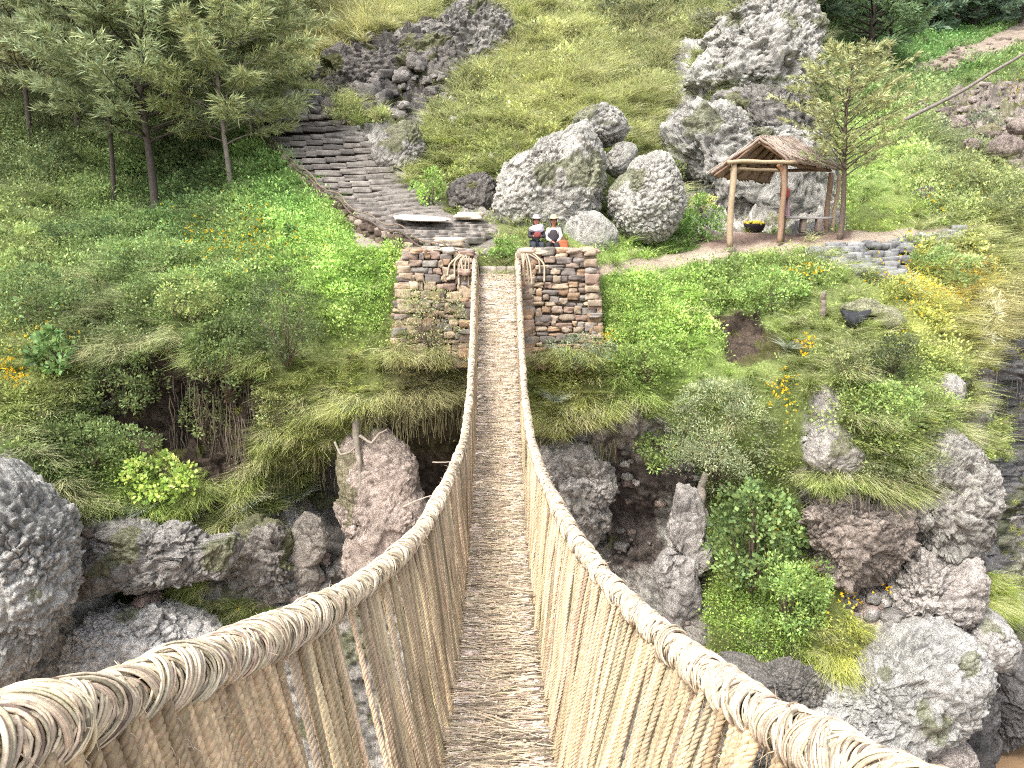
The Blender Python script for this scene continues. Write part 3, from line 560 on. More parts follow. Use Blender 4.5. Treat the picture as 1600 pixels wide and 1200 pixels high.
boulder('cliff_block','reddish grey cliff block under the right bank scrub',[(1255,800),(1290,765),(1360,770),(1425,790),(1420,860),(1370,900),(1290,890),(1260,860)],19.6,.7,lin(160,148,138),cat='rock',n=72,amp=.28,seed=47,mossy=.05,cdark=.4)
boulder('cliff_block','pale pinkish white rock shoulder left of the mossy cushion at right',[(1400,900),(1450,865),(1510,870),(1520,920),(1500,960),(1430,975),(1390,950)],19.5,.8,lin(190,182,174),cat='rock',n=72,amp=.22,seed=48,mossy=.02,cdark=.55)
boulder('cliff_block','grey knobbly overhanging rock wall above the recess at lower left',[(110,870),(150,825),(240,830),(330,840),(380,830),(370,880),(300,915),(250,905),(200,915),(130,930)],19.4,.7,lin(160,156,150),cat='rock',n=72,amp=.22,seed=49,mossy=.05,cdark=.5)
boulder('cliff_block','dark crumbly grey rock left of the narrow eroded rib',[(355,880),(390,820),(440,815),(460,870),(450,930),(400,945),(340,930)],20.8,.6,lin(142,136,128),cat='rock',n=48,amp=.26,seed=50,mossy=.03,cdark=.45)
# rubble as one mass
rb=MB()
for k in range(330):
    x=rng.uniform(1400,1640); y=rng.uniform(125,285)
    if gk(x,y)!=4: continue
    s=rng.uniform(.12,.5)*rng.uniform(.5,1.2); stone(rb,g(x,y)+[0,-.05,.03],(s*1.3,s,s*.7),lin(160,148,140)*rng.uniform(.6,1.15),n=4,rot=rng.uniform(0,6),rough=.3)
for k in range(240):
    x=rng.uniform(1385,1600); y=rng.uniform(60,125)
    if gk(x,y)!=5 or rng.random()<.3: continue
    s=rng.uniform(.2,.6); stone(rb,g(x,y),(s*1.3,s,s*.6),lin(150,136,124)*rng.uniform(.6,1.1),n=4,rot=rng.uniform(0,6),rough=.3)
for k in range(420):   # fallen stones at the foot of the cliffs
    x,y=[(rng.uniform(1135,1310),rng.uniform(1040,1110)),(rng.uniform(400,520),rng.uniform(830,960)),(rng.uniform(860,1090),rng.uniform(700,990)),(rng.uniform(1280,1440),rng.uniform(910,985)),(rng.uniform(110,420),rng.uniform(800,900))][k%5]
    if gk(x,y)==0: continue
    s=rng.uniform(.08,.32)*rng.uniform(.6,1.3); stone(rb,g(x,y)+[0,-.04,.0],(s*1.2,s,s*.8),(lin(172,167,160) if k%4 else lin(174,156,146))*rng.uniform(.55,1.15),n=4,rot=rng.uniform(0,6),rough=.3)
for k in range(170):
    x=rng.uniform(490,720); y=rng.uniform(85,185)
    if gk(x,y)==0: continue
    s=rng.uniform(.2,.75)*rng.uniform(.5,1.2); stone(rb,g(x,y)+[0,-.2,.05],(s*1.2,s,s*.8),lin(138,133,128)*rng.uniform(.5,1.25),n=5,rot=rng.uniform(0,6),rough=.35,round_=.35)
for k in range(90):
    x=rng.uniform(620,1060); y=rng.uniform(20,260)
    if gk(x,y)!=0: continue
    s=rng.uniform(.2,.6); stone(rb,g(x,y)+[0,-.05,.12],(s*1.2,s,s*.9),lin(176,172,162)*rng.uniform(.55,1.05),n=5,rot=rng.uniform(0,6),rough=.3)
tag(rb.build('rubble',M['rock'],smooth=True),'loose grey and reddish stones strewn over scree, track and cliff ledges','rubble',kind='stuff')
# ------------------------------------------------------------ masonry
SC=[lin(158,140,120),lin(142,126,112),lin(172,156,136),lin(134,128,120),lin(152,130,116),lin(176,158,134),lin(122,114,108),lin(160,134,110)]
def masonry(mb,TL,TR,BL,BR,rowh=(.11,.3),wid=(.14,.56),dep=.4,nrm=(0,-1,0),dim=1.0):
    TL,TR,BL,BR=[np.asarray(p,float) for p in (TL,TR,BL,BR)]; Hh=np.linalg.norm(TL-BL); z=0
    U=norm((TR-TL)[None])[0]; Nn=norm(np.asarray(nrm,float)[None])[0]; Wv=np.cross(U,Nn); Wv=Wv*np.sign(Wv[2] or 1); ax=np.array([U,-Nn,Wv])
    while z<Hh:
        h=min(rng.uniform(*rowh),Hh-z+.05); v=(z+h/2)/Hh; a=BL+(TL-BL)*v; b=BR+(TR-BR)*v; Lw=np.linalg.norm(b-a); x=-rng.uniform(0,.2)
        while x<Lw:
            w=rng.uniform(*wid)*(1.15 if h>.26 else .9); w=min(w,Lw-x+.06); 
            if w>.1:
                hh=h*rng.uniform(.75,1.15); c=a+(b-a)*((x+w/2)/Lw)+np.array([0,0,rng.normal(0,.03)])-Nn*(dep*.5-rng.uniform(0,.07))
                stone(mb,c,(w*.98,dep,hh),SC[rng.integers(len(SC))]*rng.uniform(.6,1.05)*dim,n=6,round_=rng.uniform(.06,.34),ax=ax,rough=.2)
            x+=w+.006
        z+=h+.004
def pier(label,tl,tr,br,bl,Y,left):
    TL=at(*tl,Y);TR=at(*tr,Y);BL=at(*bl,Y-.45);BR=at(*br,Y-.45); t=thing('stone_abutment',label,'abutment',(BL+BR)/2); O=np.array(t.location)
    mb=MB(); masonry(mb,TL,TR,BL,BR); Dv=np.array([0,2.2,0])
    if left: masonry(mb,TR,TR+Dv,BR,BR+Dv,nrm=(1,0,0)); masonry(mb,TL+Dv,TL,BL+Dv,BL,nrm=(-1,0,0))
    else: masonry(mb,TL+Dv,TL,BL+Dv,BL,nrm=(-1,0,0)); masonry(mb,TR,TR+Dv,BR,BR+Dv,nrm=(1,0,0))
    mb.build('masonry',M['stone'],t,O)
    # earth core between the stones
    k=.07; c=[p+np.array([q,k,-.06]) for p,q in ((TL,k),(TR,-k),(BR,-k),(BL,k))]; c=c+[p+Dv*.9 for p in c]
    cm=MB(); cm.add(np.array(c),np.array([[0,1,2,3],[5,4,7,6],[4,0,3,7],[1,5,6,2],[4,5,1,0]]),lin(92,82,70)); cm.build('earth_core',M['ground'],t,O,smooth=False)
    cap=MB()
    nx=int(np.linalg.norm(TR-TL)/.42)
    for r_ in range(4):
        for i in range(nx):
            p=TL+(TR-TL)*((i+.5+rng.uniform(-.2,.2))/nx)+Dv*(r_+.35)/4.2+[0,0,rng.uniform(-.02,.05)]
            stone(cap,p,(rng.uniform(.35,.6),rng.uniform(.4,.6),rng.uniform(.12,.22)),SC[rng.integers(len(SC))]*rng.uniform(.95,1.3),n=6,round_=.45,rot=rng.normal(0,.25),rough=.18)
    cap.build('coping',M['stone'],t,O); return t
pier('weathered rubble stone abutment left of the bridge with shrubs at its foot',(630,392),(736,394),(737,575),(611,575),23.0,True)
pier('tidy reddish grey rubble stone abutment right of the bridge below the seated people',(816,394),(931,393),(943,575),(815,575),23.0,False)
# threshold steps between the abutments
def block(name,label,px0,px1,py,Y,h,d,col,cat='step',group=None):
    a=at(px0,py,Y);b=at(px1,py,Y); mb=MB(); w=b[0]-a[0]; x=0
    while x<w-.05:
        q=min(rng.uniform(.3,.6),w-x); stone(mb,(a[0]+x+q/2,Y,a[2]-h/2),(q*1.02,d,h),col*rng.uniform(.85,1.15),n=6,round_=.25,rough=.08); x+=q
    return tag(mb.build(name,M['stone'],None,(a+b)/2),label,cat,group) and None
def block(name,label,px0,px1,py,Y,h,d,col,cat='step',group=None):
    a=at(px0,py,Y);b=at(px1,py,Y); mb=MB(); w=b[0]-a[0]; x=0; O=(a+b)/2
    while x<w-.05:
        q=min(rng.uniform(.3,.6),w-x); stone(mb,(a[0]+x+q/2,Y,a[2]-h/2),(q*1.02,d,h),col*rng.uniform(.85,1.15),n=6,round_=.25,rough=.08); x+=q
    o=mb.build(name,M['stone'],None,O); o.location=tuple(O); return tag(o,label,cat,group)
block('stone_step','pale lower stone step where the bridge deck meets the abutments',752,804,437,23.9,.35,.75,lin(170,160,150))
block('stone_step','upper stone step behind the lower one, between the abutment tops',750,806,416,24.5,.3,.7,lin(150,140,130))
# ------------------------------------------------------------ stairway
Lk=[(398,192),(432,236),(470,275),(520,318),(562,348),(605,372),(650,388),(700,396)]; Rk=[(548,172),(575,215),(612,262),(652,300),(690,325),(730,338),(768,348),(776,362)]
def along(K,t): K=np.array(K,float); u=np.linspace(0,1,len(K)); return np.interp(t,u,K[:,0]),np.interp(t,u,K[:,1])
NS=32; tt=np.linspace(0,1,NS+1); st=thing('stone_stairway','worn grey stone stairway climbing the slope left of the boulders','stairway',g(720,372)); O=np.array(st.location)
Lp=np.array([g(*along(Lk,t)) for t in tt]); Rp=np.array([g(*along(Rk,t)) for t in tt])
for i in range(NS):
    mb=MB(); a0,b0=Lp[i+1],Rp[i+1]; a1,b1=Lp[i],Rp[i]; zt=max((a1[2]+b1[2])*.5,(a0[2]+b0[2])*.5+.1); w=np.linalg.norm(b0-a0); x=0; u=(b0-a0)/w; dd=((a1+b1)-(a0+b0))/2; dep=max(.45,np.hypot(dd[0],dd[1]))
    while x<w-.05:
        q=min(rng.uniform(.4,1.0),w-x); c=a0+u*(x+q/2)+np.array([dd[0]*.5,dd[1]*.5,0]); c[2]=(a0[2]+b0[2])/2*.35+(a0+u*(x+q/2))[2]*.65+ (zt-(a0[2]+b0[2])/2)-.1
        stone(mb,c,(q*1.08,dep*1.3,.2),lin(128,122,115)*rng.uniform(.72,1.2),n=8,round_=.12,rot=math.atan2(u[1],u[0])+rng.normal(0,.02),rough=.06); x+=q
    mb.build('step',M['stone'],st,O)
# kerb along the outer edge of the stairs
kb=MB(); KK=[(385,192),(418,234),(458,274),(508,318),(552,350),(596,376),(642,396),(705,420)]; 
n=64
for i in range(n):
    t=(i+.5)/n; x,y=along(KK,t); x2,y2=along(KK,t+.01); p=g(x,y); d=g(x2,y2)-p; r=math.atan2(d[1],d[0])
    for tier in (0,1):
        q=rng.uniform(.3,.55); stone(kb,p+[rng.normal(0,.05),rng.normal(0,.05),.02+.22*tier],(q,.3,.22),(lin(96,84,74) if tier==0 else lin(150,136,124) if rng.random()<.3 else lin(84,72,64))*rng.uniform(.7,1.1),n=6,round_=.4,rot=r+rng.normal(0,.15),rough=.2)
O=g(596,376); o=kb.build('stone_kerb',M['stone'],None,O); o.location=tuple(O); tag(o,'low dark rubble kerb with pale stones along the outer edge of the stairway','kerb')
for off,lab,rr in ((.42,'old brown rope cable stretched along the stairway kerb down to the left abutment',.035),(.62,'thinner second rope cable running just above the first along the stairway',.022)):
    P=np.array([g(*along(KK,t))+[-.05,-.1,off+.06*math.sin(t*40)] for t in np.linspace(0,1,60)]); P=np.concatenate([P,[at(733,396,23.4)]])
    O=P[30].copy(); o=mesh_np('rope_cable',*(lambda V,Fc:(V-O,Fc))(*tubes(P[None],rr,8)),M['rope'],None,lin(84,72,62) if off<.5 else lin(112,98,84),True); o.location=tuple(O); tag(o,lab,'rope')
# pale flat slab on the landing
def slab(name,label,outl,Y0,Y1,zt,th,col,cat='slab',mat='stone'):
    pass
o=MB(); P=g(665,352); stone(o,(0,0,0),(1.75,1.3,.12),lin(214,208,198),n=24,round_=.55,rough=.1); o=o.build('stone_slab',M['stone']); o.location=tuple(P+[-.1,-.2,.2]); o.rotation_euler=(math.radians(6),math.radians(3),0); tag(o,'smooth whitish flat slab lying on the stairway landing','slab')
for k,(x,y,w_,lab) in enumerate([(735,345,.9,'jagged pale flat stone right of the whitish slab'),(700,388,1.0,'long tan stone lying on the left abutment top near the stairway foot')]):
    mb=MB(); stone(mb,(0,0,0),(w_,.6,.25),lin(190,176,158),n=8,round_=.35,rough=.3); o=mb.build('flat_stone',M['stone']); o.location=tuple(g(x,y)+[0,-.1,.2]); tag(o,lab,'stone')
# ------------------------------------------------------------ terrace wall
def wall_on(poly,label,name,rows,th=.35,dim=1.):
    (a,b,c,d)=poly; mb=MB(); O=g(*( (np.array(a)+np.array(c))/2))
    for r_ in range(rows):
        v=(r_+.5)/rows; p0=np.array(a)*(1-v)+np.array(d)*v; p1=np.array(b)*(1-v)+np.array(c)*v; n=int(np.hypot(*(p1-p0))/10)
        for i in range(n):
            q=p0+(p1-p0)*((i+.5+rng.uniform(-.3,.3))/n); s=rng.uniform(.22,.42); stone(mb,g(*q)+[0,-.12,rng.normal(0,.03)],(s*1.3,.35,s*.75),lin(122,122,122)*rng.uniform(.6,1.2)*dim,n=5,round_=.4,rot=rng.normal(0,.2),rough=.2)
    o=mb.build(name,M['stone'],None,O); o.location=tuple(O); return tag(o,label,'wall')
wall_on([(1255,388),(1410,372),(1425,440),(1285,412)],'dark grey dry stone retaining wall under the shelter terrace','retaining_wall',6)
wall_on([(1405,372),(1500,360),(1492,378),(1415,392)],'low pale stone edging along the curved grass terrace right of the shelter','stone_edging',4,dim=1.35)
# thin black sheet across the opening under a mossy slab
t0=at(1316,482,21.2); 
n=24; u=np.linspace(0,1,n); v=np.linspace(0,1,8); U,Vv=np.meshgrid(u,v); xx=1314+U*48; yt=483+4*np.sin(U*3.1); yb=yt+2+30*np.sin(np.pi*np.clip(U*1.05,0,1))**.7
yy=yt*(1-Vv)+yb*Vv; P=at(xx,yy,21.25-.25*np.sin(np.pi*U)*np.sin(np.pi*Vv)+.06*np.sin(U*25)*Vv); i=np.arange(n*8).reshape(8,n); O=P[0,12].copy()
Pf=(P-O).reshape(-1,3); Pb=Pf+[0,.03,0]; q=np.stack([i[:-1,:-1],i[1:,:-1],i[1:,1:],i[:-1,1:]],-1).reshape(-1,4)
m_,nt_,bs_,_=mat_new('matt_black'); bs_.inputs['Base Color'].default_value=(.012,.014,.018,1); bs_.inputs['Roughness'].default_value=.85; 
o=mesh_np('black_sheet',np.concatenate([Pf,Pb]),[q,q[:,::-1]+len(Pf)],m_,None,None,True); o.location=tuple(O); tag(o,'thin black sheet across the opening under a mossy slab on the right slope','sheet')
boulder('mossy_slab','flat moss covered slab above the black sheet on right slope',[(1310,480),(1335,470),(1375,478),(1415,500),(1412,516),(1370,512),(1355,492),(1320,486)],21.75,.5,lin(150,150,120),cat='rock',n=24,amp=.05,seed=33,mossy=.2)
# ------------------------------------------------------------ poles
def pole(name,label,pts,r0,r1,col,cat='pole',mat='bark',S=9):
    P=np.array(pts,float); d=np.linspace(0,1,len(P)); t=np.linspace(0,1,26); c=np.stack([np.interp(t,d,P[:,k]) for k in range(3)],-1); c+=np.stack([fbm(np.stack([t*4,t*0+k*7.7,t*0],-1),2,3) for k in range(3)],-1)*r0*.7
    V,Fc=tubes(c[None],np.linspace(r0,r1,26)[None],S); O=c[0].copy(); o=mesh_np(name,V-O,Fc,M[mat],None,np.asarray(col),True); o.location=tuple(O); return tag(o,label,cat)
pole('leaning_pole','long bare grey pole leaning up to the right over the scree',[at(1413,187,36),at(1500,143,35.8),at(1625,70,35.5)],.09,.06,lin(118,110,104))
pole('short_post','short weathered wooden post in the grass left of the black sheet',[at(1287,492,21.6),at(1288,458,21.6)],.08,.07,lin(120,110,100))
pole('stair_post','slim pale post at the top left corner of the stairway',[at(393,212,33.2),at(386,170,33.2)],.05,.04,lin(150,140,130))
pole('bare_stick','thin bare stick poking out horizontally beside the left handrail',[at(676,722,21.5),at(712,722,21)],.02,.012,lin(160,148,135),cat='stick')
pole('bare_stick','longer bare stick slanting under the left handrail beside the rock column',[at(630,792,21.2),at(650,782,21),at(690,770,20.8)],.03,.015,lin(165,152,140),cat='stick')
pole('hanging_root','thick grey root hanging down from the turf overhang onto the rock column',[at(558,640,21.5),at(556,690,21.2),at(563,730,21.1),at(566,775,21.2)],.13,.03,lin(140,132,120),cat='root')
pole('hanging_root','thin curved root arching from the thick hanging root to the left',[at(523,690,21.3),at(532,710,21.1),at(548,706,21.1),at(560,695,21.2)],.035,.02,lin(150,140,128),cat='root')
pole('hanging_root','thin curved root branching from the thick hanging root to the right',[at(562,680,21.2),at(580,692,21.1),at(592,678,21.1),at(605,672,21.2)],.045,.02,lin(150,140,128),cat='root')
pole('tree_stump','bleached forked dead trunk under the large olive shrub on the right cliff',[at(1090,820,21.3),at(1096,780,21.2),at(1104,740,21.4)],.16,.1,lin(138,128,118),cat='trunk')
# ------------------------------------------------------------ shelter
LE=at(1111,268,26.2); AP=at(1187,214,26.4); RE=at(1229,245,26.4); RB=at(1236,215,28.9); EB=at(1314,260,29.0); LB=LE+(EB-RE)*.95
sh=thing('wooden_shelter','open wooden shelter with a low gabled thatch roof beside the rock face','shelter',(at(1141,376,26.3)+at(1291,362,28.6))/2); O=np.array(sh.location)
WOODL=lin(156,138,114); WOODD=lin(108,88,74)
def roofplane(a,b,c,d,th,cut,nx=40,ny=14):
    u=np.linspace(0,1,nx);v=np.linspace(0,1,ny);U,Vv=np.meshgrid(u,v); P=(a*(1-U[...,None])+b*U[...,None])*(1-Vv[...,None])+(d*(1-U[...,None])+c*U[...,None])*Vv[...,None]
    P=P+np.stack([U*0,U*0,fbm(P*3,3,4)*.04],-1); P[-1,:,2]-=rng.uniform(0,.12,nx); P2=P-[0,0,th]; i=np.arange(nx*ny).reshape(ny,nx); n0=nx*ny
    q=np.stack([i[:-1,:-1],i[:-1,1:],i[1:,1:],i[1:,:-1]],-1).reshape(-1,4); e=[]
    for r_ in (i[0],i[-1][::-1],i[:,0][::-1],i[:,-1]): e.append(np.stack([r_[1:],r_[:-1],r_[:-1]+n0,r_[1:]+n0],-1))
    return np.concatenate([P.reshape(-1,3),P2.reshape(-1,3)]),[np.concatenate([q,q[:,::-1]+n0]+e)]
M['thatch']=attr_mat('old_thatch',.95,((3,.75,1.25),(40,.6,1.35)),.9,60,bumpdist=.03)
rf=None
for pl in ((AP,RB,EB,RE),(RB,AP,LE,LB)):
    mb=MB(); mb.add(*roofplane(*pl,.09,0),lin(150,134,122))
    a,b,c,d=pl   # straw laid down the slope
    n=900; u=rng.uniform(0,1,n)[:,None]; v0=rng.uniform(-.02,.9,n)[:,None]; f=lambda v:(a*(1-u)+b*u)*(1-v)+(d*(1-u)+c*u)*v
    v1=v0+rng.uniform(.1,.25,(n,1)); P=np.stack([f(v0),f((v0+v1)/2+.01*rng.normal(0,1,(n,1))),f(v1)],1)+[0,0,.03]; P[...,2]+=rng.uniform(0,.03,(n,1)); P[:,:,0]+=rng.normal(0,.02,(n,3))
    mb.add(*tubes(P,rng.uniform(.008,.02,(n,1))*np.ones((n,3)),4,cap=False),rep(jit(lin(170,155,142),n,.22),12)); mb.build('thatch_roof',M['thatch'],sh,O)
def log(p0,p1,r0,r1,col,name): 
    P=np.array([p0,p1],float); t=np.linspace(0,1,14); c=P[0]+(P[1]-P[0])*t[:,None]+np.stack([fbm(np.stack([t*3+p0[0],t*0+k*3.3,t*0],-1),2,3) for k in range(3)],-1)*.03
    V,Fc=tubes(c[None],(np.linspace(r0,r1,14)*(1+.1*fbm(np.stack([t*9,t*0,t*0],-1),2,4)))[None],10); return mesh_np(name,V-O,Fc,M['wood'],sh,np.asarray(col),True)
FL=at(1141,376,26.3); FM=at(1219,370,26.6); BRt=at(1291,362,28.7); BLf=FL+(BRt-FM)
def top(p,z): q=p.copy(); q[2]=z; return q
zf=at(1141,256,26.3)[2]
log(FL-[0,0,.2],top(FL,zf),.11,.1,WOODL,'post'); log(FM-[0,0,.2],top(FM,zf+.02),.1,.09,lin(134,110,90),'post'); log(BRt-[0,0,.2],top(BRt,zf-.05),.1,.09,lin(128,106,88),'post'); log(BLf-[0,0,.2],top(BLf,zf),.09,.08,WOODD,'post')
log(FM+[.18,.25,-.2],top(FM+[.16,.25,0],zf),.07,.06,WOODD*.8,'post'); log(BRt+[.2,-.1,-.2],top(BRt+[.28,-.1,0],zf-.1),.08,.06,WOODL*.9,'post')
log(top(FM+[0,-.02,0],zf-.45),top(FM+[-.2,.0,0],zf),.06,.06,lin(160,115,84),'brace')
A,B_=top(FL+[-.25,-.12,0],zf+.06),top(FM+[.3,-.12,0],zf+.1); log(A,B_,.07,.06,WOODL*1.05,'beam'); log(top(FL,zf-.16)+[-.1,.12,0],top(FM,zf-.14)+[.1,.12,0],.05,.05,WOODL*.8,'beam')
log(top(FM,zf+.1),top(BRt,zf+.02)+[.1,.2,0],.07,.06,WOODD,'beam'); log(top(FL,zf+.1),top(BLf,zf+.02),.07,.06,WOODD,'beam'); log(top(BLf,zf+.02),top(BRt,zf+.02),.06,.06,WOODD,'beam')
for t in np.linspace(.03,.95,6):
    r0=AP+(RB-AP)*t-[0,0,.14]; log(r0,RE+(EB-RE)*t-[0,0,.13],.045,.04,lin(124,98,80),'rafter'); log(r0,LE+(LB-LE)*t-[0,0,.13],.045,.04,lin(124,98,80),'rafter')
log(AP-[0,0,.2],RB-[0,0,.2],.06,.06,WOODD,'ridge_beam')
# bench, basket, hanging bundle
bt=thing('wooden_bench','plain grey plank bench under the right side of the shelter','bench',at(1265,363,27.7)); O2=np.array(bt.location)
a,b=at(1230,341,27.6),at(1297,340,28.1); mb=MB(); stone(mb,(a+b)/2,(np.linalg.norm(b-a),.36,.08),lin(150,146,142),n=8,round_=.12,rot=math.atan2(b[1]-a[1],b[0]-a[0]),rough=.03); mb.build('seat',M['wood'],bt,O2)
for x in (1254,1279):
    mb=MB(); p=at(x,353,27.8); stone(mb,p,(.17,.3,.5),lin(112,100,92),n=6,round_=.2,rough=.08); mb.build('leg',M['wood'],bt,O2)
P=g(1178,363); bk=thing('basket','black basket heaped with yellow things on the shelter floor','basket',P); mb=MB()
th=np.linspace(0,2*np.pi,25)[:-1]; prof=[(.27,0),(.34,.08),(.38,.2),(.40,.28),(.37,.28),(.34,.12),(.05,.05)]
V=np.array([[r*np.cos(a_),.7*r*np.sin(a_),z+.01*np.sin(9*a_)] for r,z in prof for a_ in th]); i=np.arange(len(prof)*24).reshape(-1,24); nx=np.roll(i,-1,1)
mb.add(V,np.stack([i[:-1],nx[:-1],nx[1:],i[1:]],-1).reshape(-1,4),lin(38,34,34)); mb.build('body',M['cloth'],bk)
mb=MB(); 
for k in range(26):
    a_=rng.uniform(0,6.28); r=.3*rng.uniform(0,1)**.5; stone(mb,(r*np.cos(a_),.7*r*np.sin(a_),.26+rng.uniform(0,.1)),(.16,.13,.1),lin(190,172,70)*rng.uniform(.6,1.1),n=5,round_=.8,rot=a_)
mb.build('contents',M['cloth'],bk)
P=at(1227,303,26.75); hb=thing('hanging_bundle','red bundle and mauve cloth hanging beside the middle post of the shelter','cloth',P); mb=MB(); stone(mb,(0,0,.02),(.26,.22,.32),lin(128,54,50),n=24,round_=.9,rough=.15); mb.build('bundle',M['cloth'],hb)
n=14; mb=MB(); u=np.linspace(0,1,n); v=np.linspace(0,1,16); U,Vv=np.meshgrid(u,v); Pm=np.stack([-.08+U*.24+.06*Vv,.04*np.sin(U*14)+.0*Vv,-.1-Vv*.62-.06*U],-1); i=np.arange(n*16).reshape(16,n); q=np.stack([i[:-1,:-1],i[1:,:-1],i[1:,1:],i[:-1,1:]],-1).reshape(-1,4)
Pm=Pm.reshape(-1,3); mb.add(Pm,q,lin(132,108,116)); mb.add(Pm+[0,.05,0],q[:,::-1],lin(110,88,96)); mb.build('cloth',M['cloth'],hb)
# ------------------------------------------------------------ vegetation
cellA=np.linalg.norm(np.cross(VT[1:,:-1]-VT[:-1,:-1],VT[:-1,1:]-VT[:-1,:-1]),axis=-1)
cxp=PX[:-1,:-1]+1.5; cyp=PY[:-1,:-1]+1.5
inview=(cxp>-60)&(cxp<1660)&(cyp>-40)&(cyp<1230)
CF=1/(DEP[:-1,:-1]/23)**1.0
def sample(n,weight):
    w=(cellA*CF*weight).ravel(); cdf=np.cumsum(w); k=np.searchsorted(cdf,rng.random(n)*cdf[-1]); k=np.minimum(k,len(cdf)-1); r,c=np.unravel_index(k,cellA.shape)
    px=PX[r,c]+rng.uniform(0,STEP,n); py=PY[r,c]+rng.uniform(0,STEP,n); return px,py,g(px,py),NT[r,c]
def spots(px,py,l):   # membership in soft ellipses
    r=np.zeros(px.shape)
    for x,y,a,b in l: r=np.maximum(r,1-((px-x)/a)**2-((py-y)/b)**2)
    return np.clip(r*2,0,1)
GR=(KIND[:-1,:-1]==0)&inview; AWAY=(blur((KIND==3).astype(float),10)[:-1,:-1]<.04)
tus=spots(cxp,cyp,[(760,120,330,190),(900,100,230,190),(520,30,160,70),(1030,210,60,70),(480,660,150,110),(640,590,140,60),(420,740,90,80),(60,60,200,120),(900,630,110,70),(1540,430,120,110),(160,470,120,70),(60,610,90,60),(1560,500,60,90),(1400,690,120,100),(1300,560,90,80),(330,970,110,40),(1300,1010,100,40),(1545,930,40,50),(330,860,60,110),(680,520,60,50),(1520,220,120,90),(1060,40,150,60),(250,470,80,50)])
herb=spots(cxp,cyp,[(480,370,210,130),(560,450,90,110),(300,420,260,110),(1020,500,140,110),(1150,440,170,50),(1390,320,100,70),(1400,60,250,80),(1190,960,110,90),(250,740,80,60),(90,700,130,90),(1400,610,130,70),(1100,350,60,40),(300,280,220,90)])
short=spots(cxp,cyp,[(1400,345,95,25),(1385,300,60,60)])
def blades(px,py,P,Nn,L,W,col,lean,segs=3,droop=.5):
    n=len(P); a=rng.uniform(0,6.28,n); out=np.stack([np.cos(a)*.5,np.sin(a)*.6,np.zeros(n)],-1)*lean[:,None]+Nn*np.array([.2,.5,.1]); up=norm(np.array([0,0,1.])+out)
    t=np.linspace(0,1,segs); c=P[:,None]+up[:,None]*(t[None,:,None]*L[:,None,None])+norm(out*[1,1,0]+1e-6)[:,None]*(t[None,:,None]**2*L[:,None,None]*droop)-np.array([0,0,1.])*(t[None,:,None]**2.2*L[:,None,None]*droop*.55)
    side=norm(np.cross(up,rng.normal(0,1,(n,3)))); V,Fc=ribbons(c,W[:,None]*(1-.85*t[None]**1.5),side)
    sh=(0.9+.2*t)[None,:,None]; cc=np.clip(col[:,None]*sh,.008,.8); return V,Fc,np.repeat(cc,2,axis=1).reshape(-1,3)  # self-shadow put into the blade colour: darker base, lighter tip
def leaves(c,d,l,w,col):
    n=len(c); s=norm(np.cross(d,rng.normal(0,1,(n,3)))); up=np.cross(s,d)
    V=np.stack([c,c+d*l*.45+s*w*.5+up*l*.06,c+d*l,c+d*l*.45-s*w*.5+up*l*.06],1); i=np.arange(n*4).reshape(n,4); return V.reshape(-1,3),[i],rep(np.clip(col,.008,.8),4)
def cj(col,n,a=.2,hue=.1): return col*(1+rng.normal(0,a,(n,1))).clip(.35,1.8)*(1+rng.normal(0,hue,(n,1))*np.array([[1,.15,-.6]]))
# short grass
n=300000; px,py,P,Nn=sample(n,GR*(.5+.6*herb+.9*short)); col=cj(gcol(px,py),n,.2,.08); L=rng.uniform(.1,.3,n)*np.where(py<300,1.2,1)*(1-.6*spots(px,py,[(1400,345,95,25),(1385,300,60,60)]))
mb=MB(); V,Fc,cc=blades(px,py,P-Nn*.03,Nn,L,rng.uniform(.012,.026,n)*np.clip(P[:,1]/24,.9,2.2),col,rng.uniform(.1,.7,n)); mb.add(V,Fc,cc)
tag(mb.build('grass',M['grass'],smooth=False),'green grass covering the slopes on both sides of the bridge end','grass',kind='stuff')
# tussock grass
n=10500; px,py,P,Nn=sample(n,GR*(tus**1.2+.22)); cl=gcol(px,py)*(1+.3*rng.normal(0,1,(n,1)).clip(-1.7,2)); dry=rng.random(n)<.36; cl[dry]=cl[dry]*.5+desat(lin(190,186,140))*KAL*.5
K=34; R=rng.uniform(.03,.12,n); S=rng.uniform(.7,1.5,n)*np.clip(P[:,1]/26,.85,1.5); idx=np.repeat(np.arange(n),K); m=len(idx); a=rng.uniform(0,6.28,m)
Pb=P[idx]+np.stack([np.cos(a),np.sin(a),0*a],-1)*(R[idx]*rng.random(m))[:,None]-Nn[idx]*.05
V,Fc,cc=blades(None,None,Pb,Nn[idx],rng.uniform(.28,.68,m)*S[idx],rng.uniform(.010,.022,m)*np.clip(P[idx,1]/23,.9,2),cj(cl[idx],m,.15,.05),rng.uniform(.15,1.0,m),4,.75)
mb=MB(); mb.add(V,Fc,cc); tag(mb.build('tussock_grass',M['grass'],smooth=False),'yellowish bunch grass in arching tufts on hilltop and cliff lips','grass',kind='stuff')
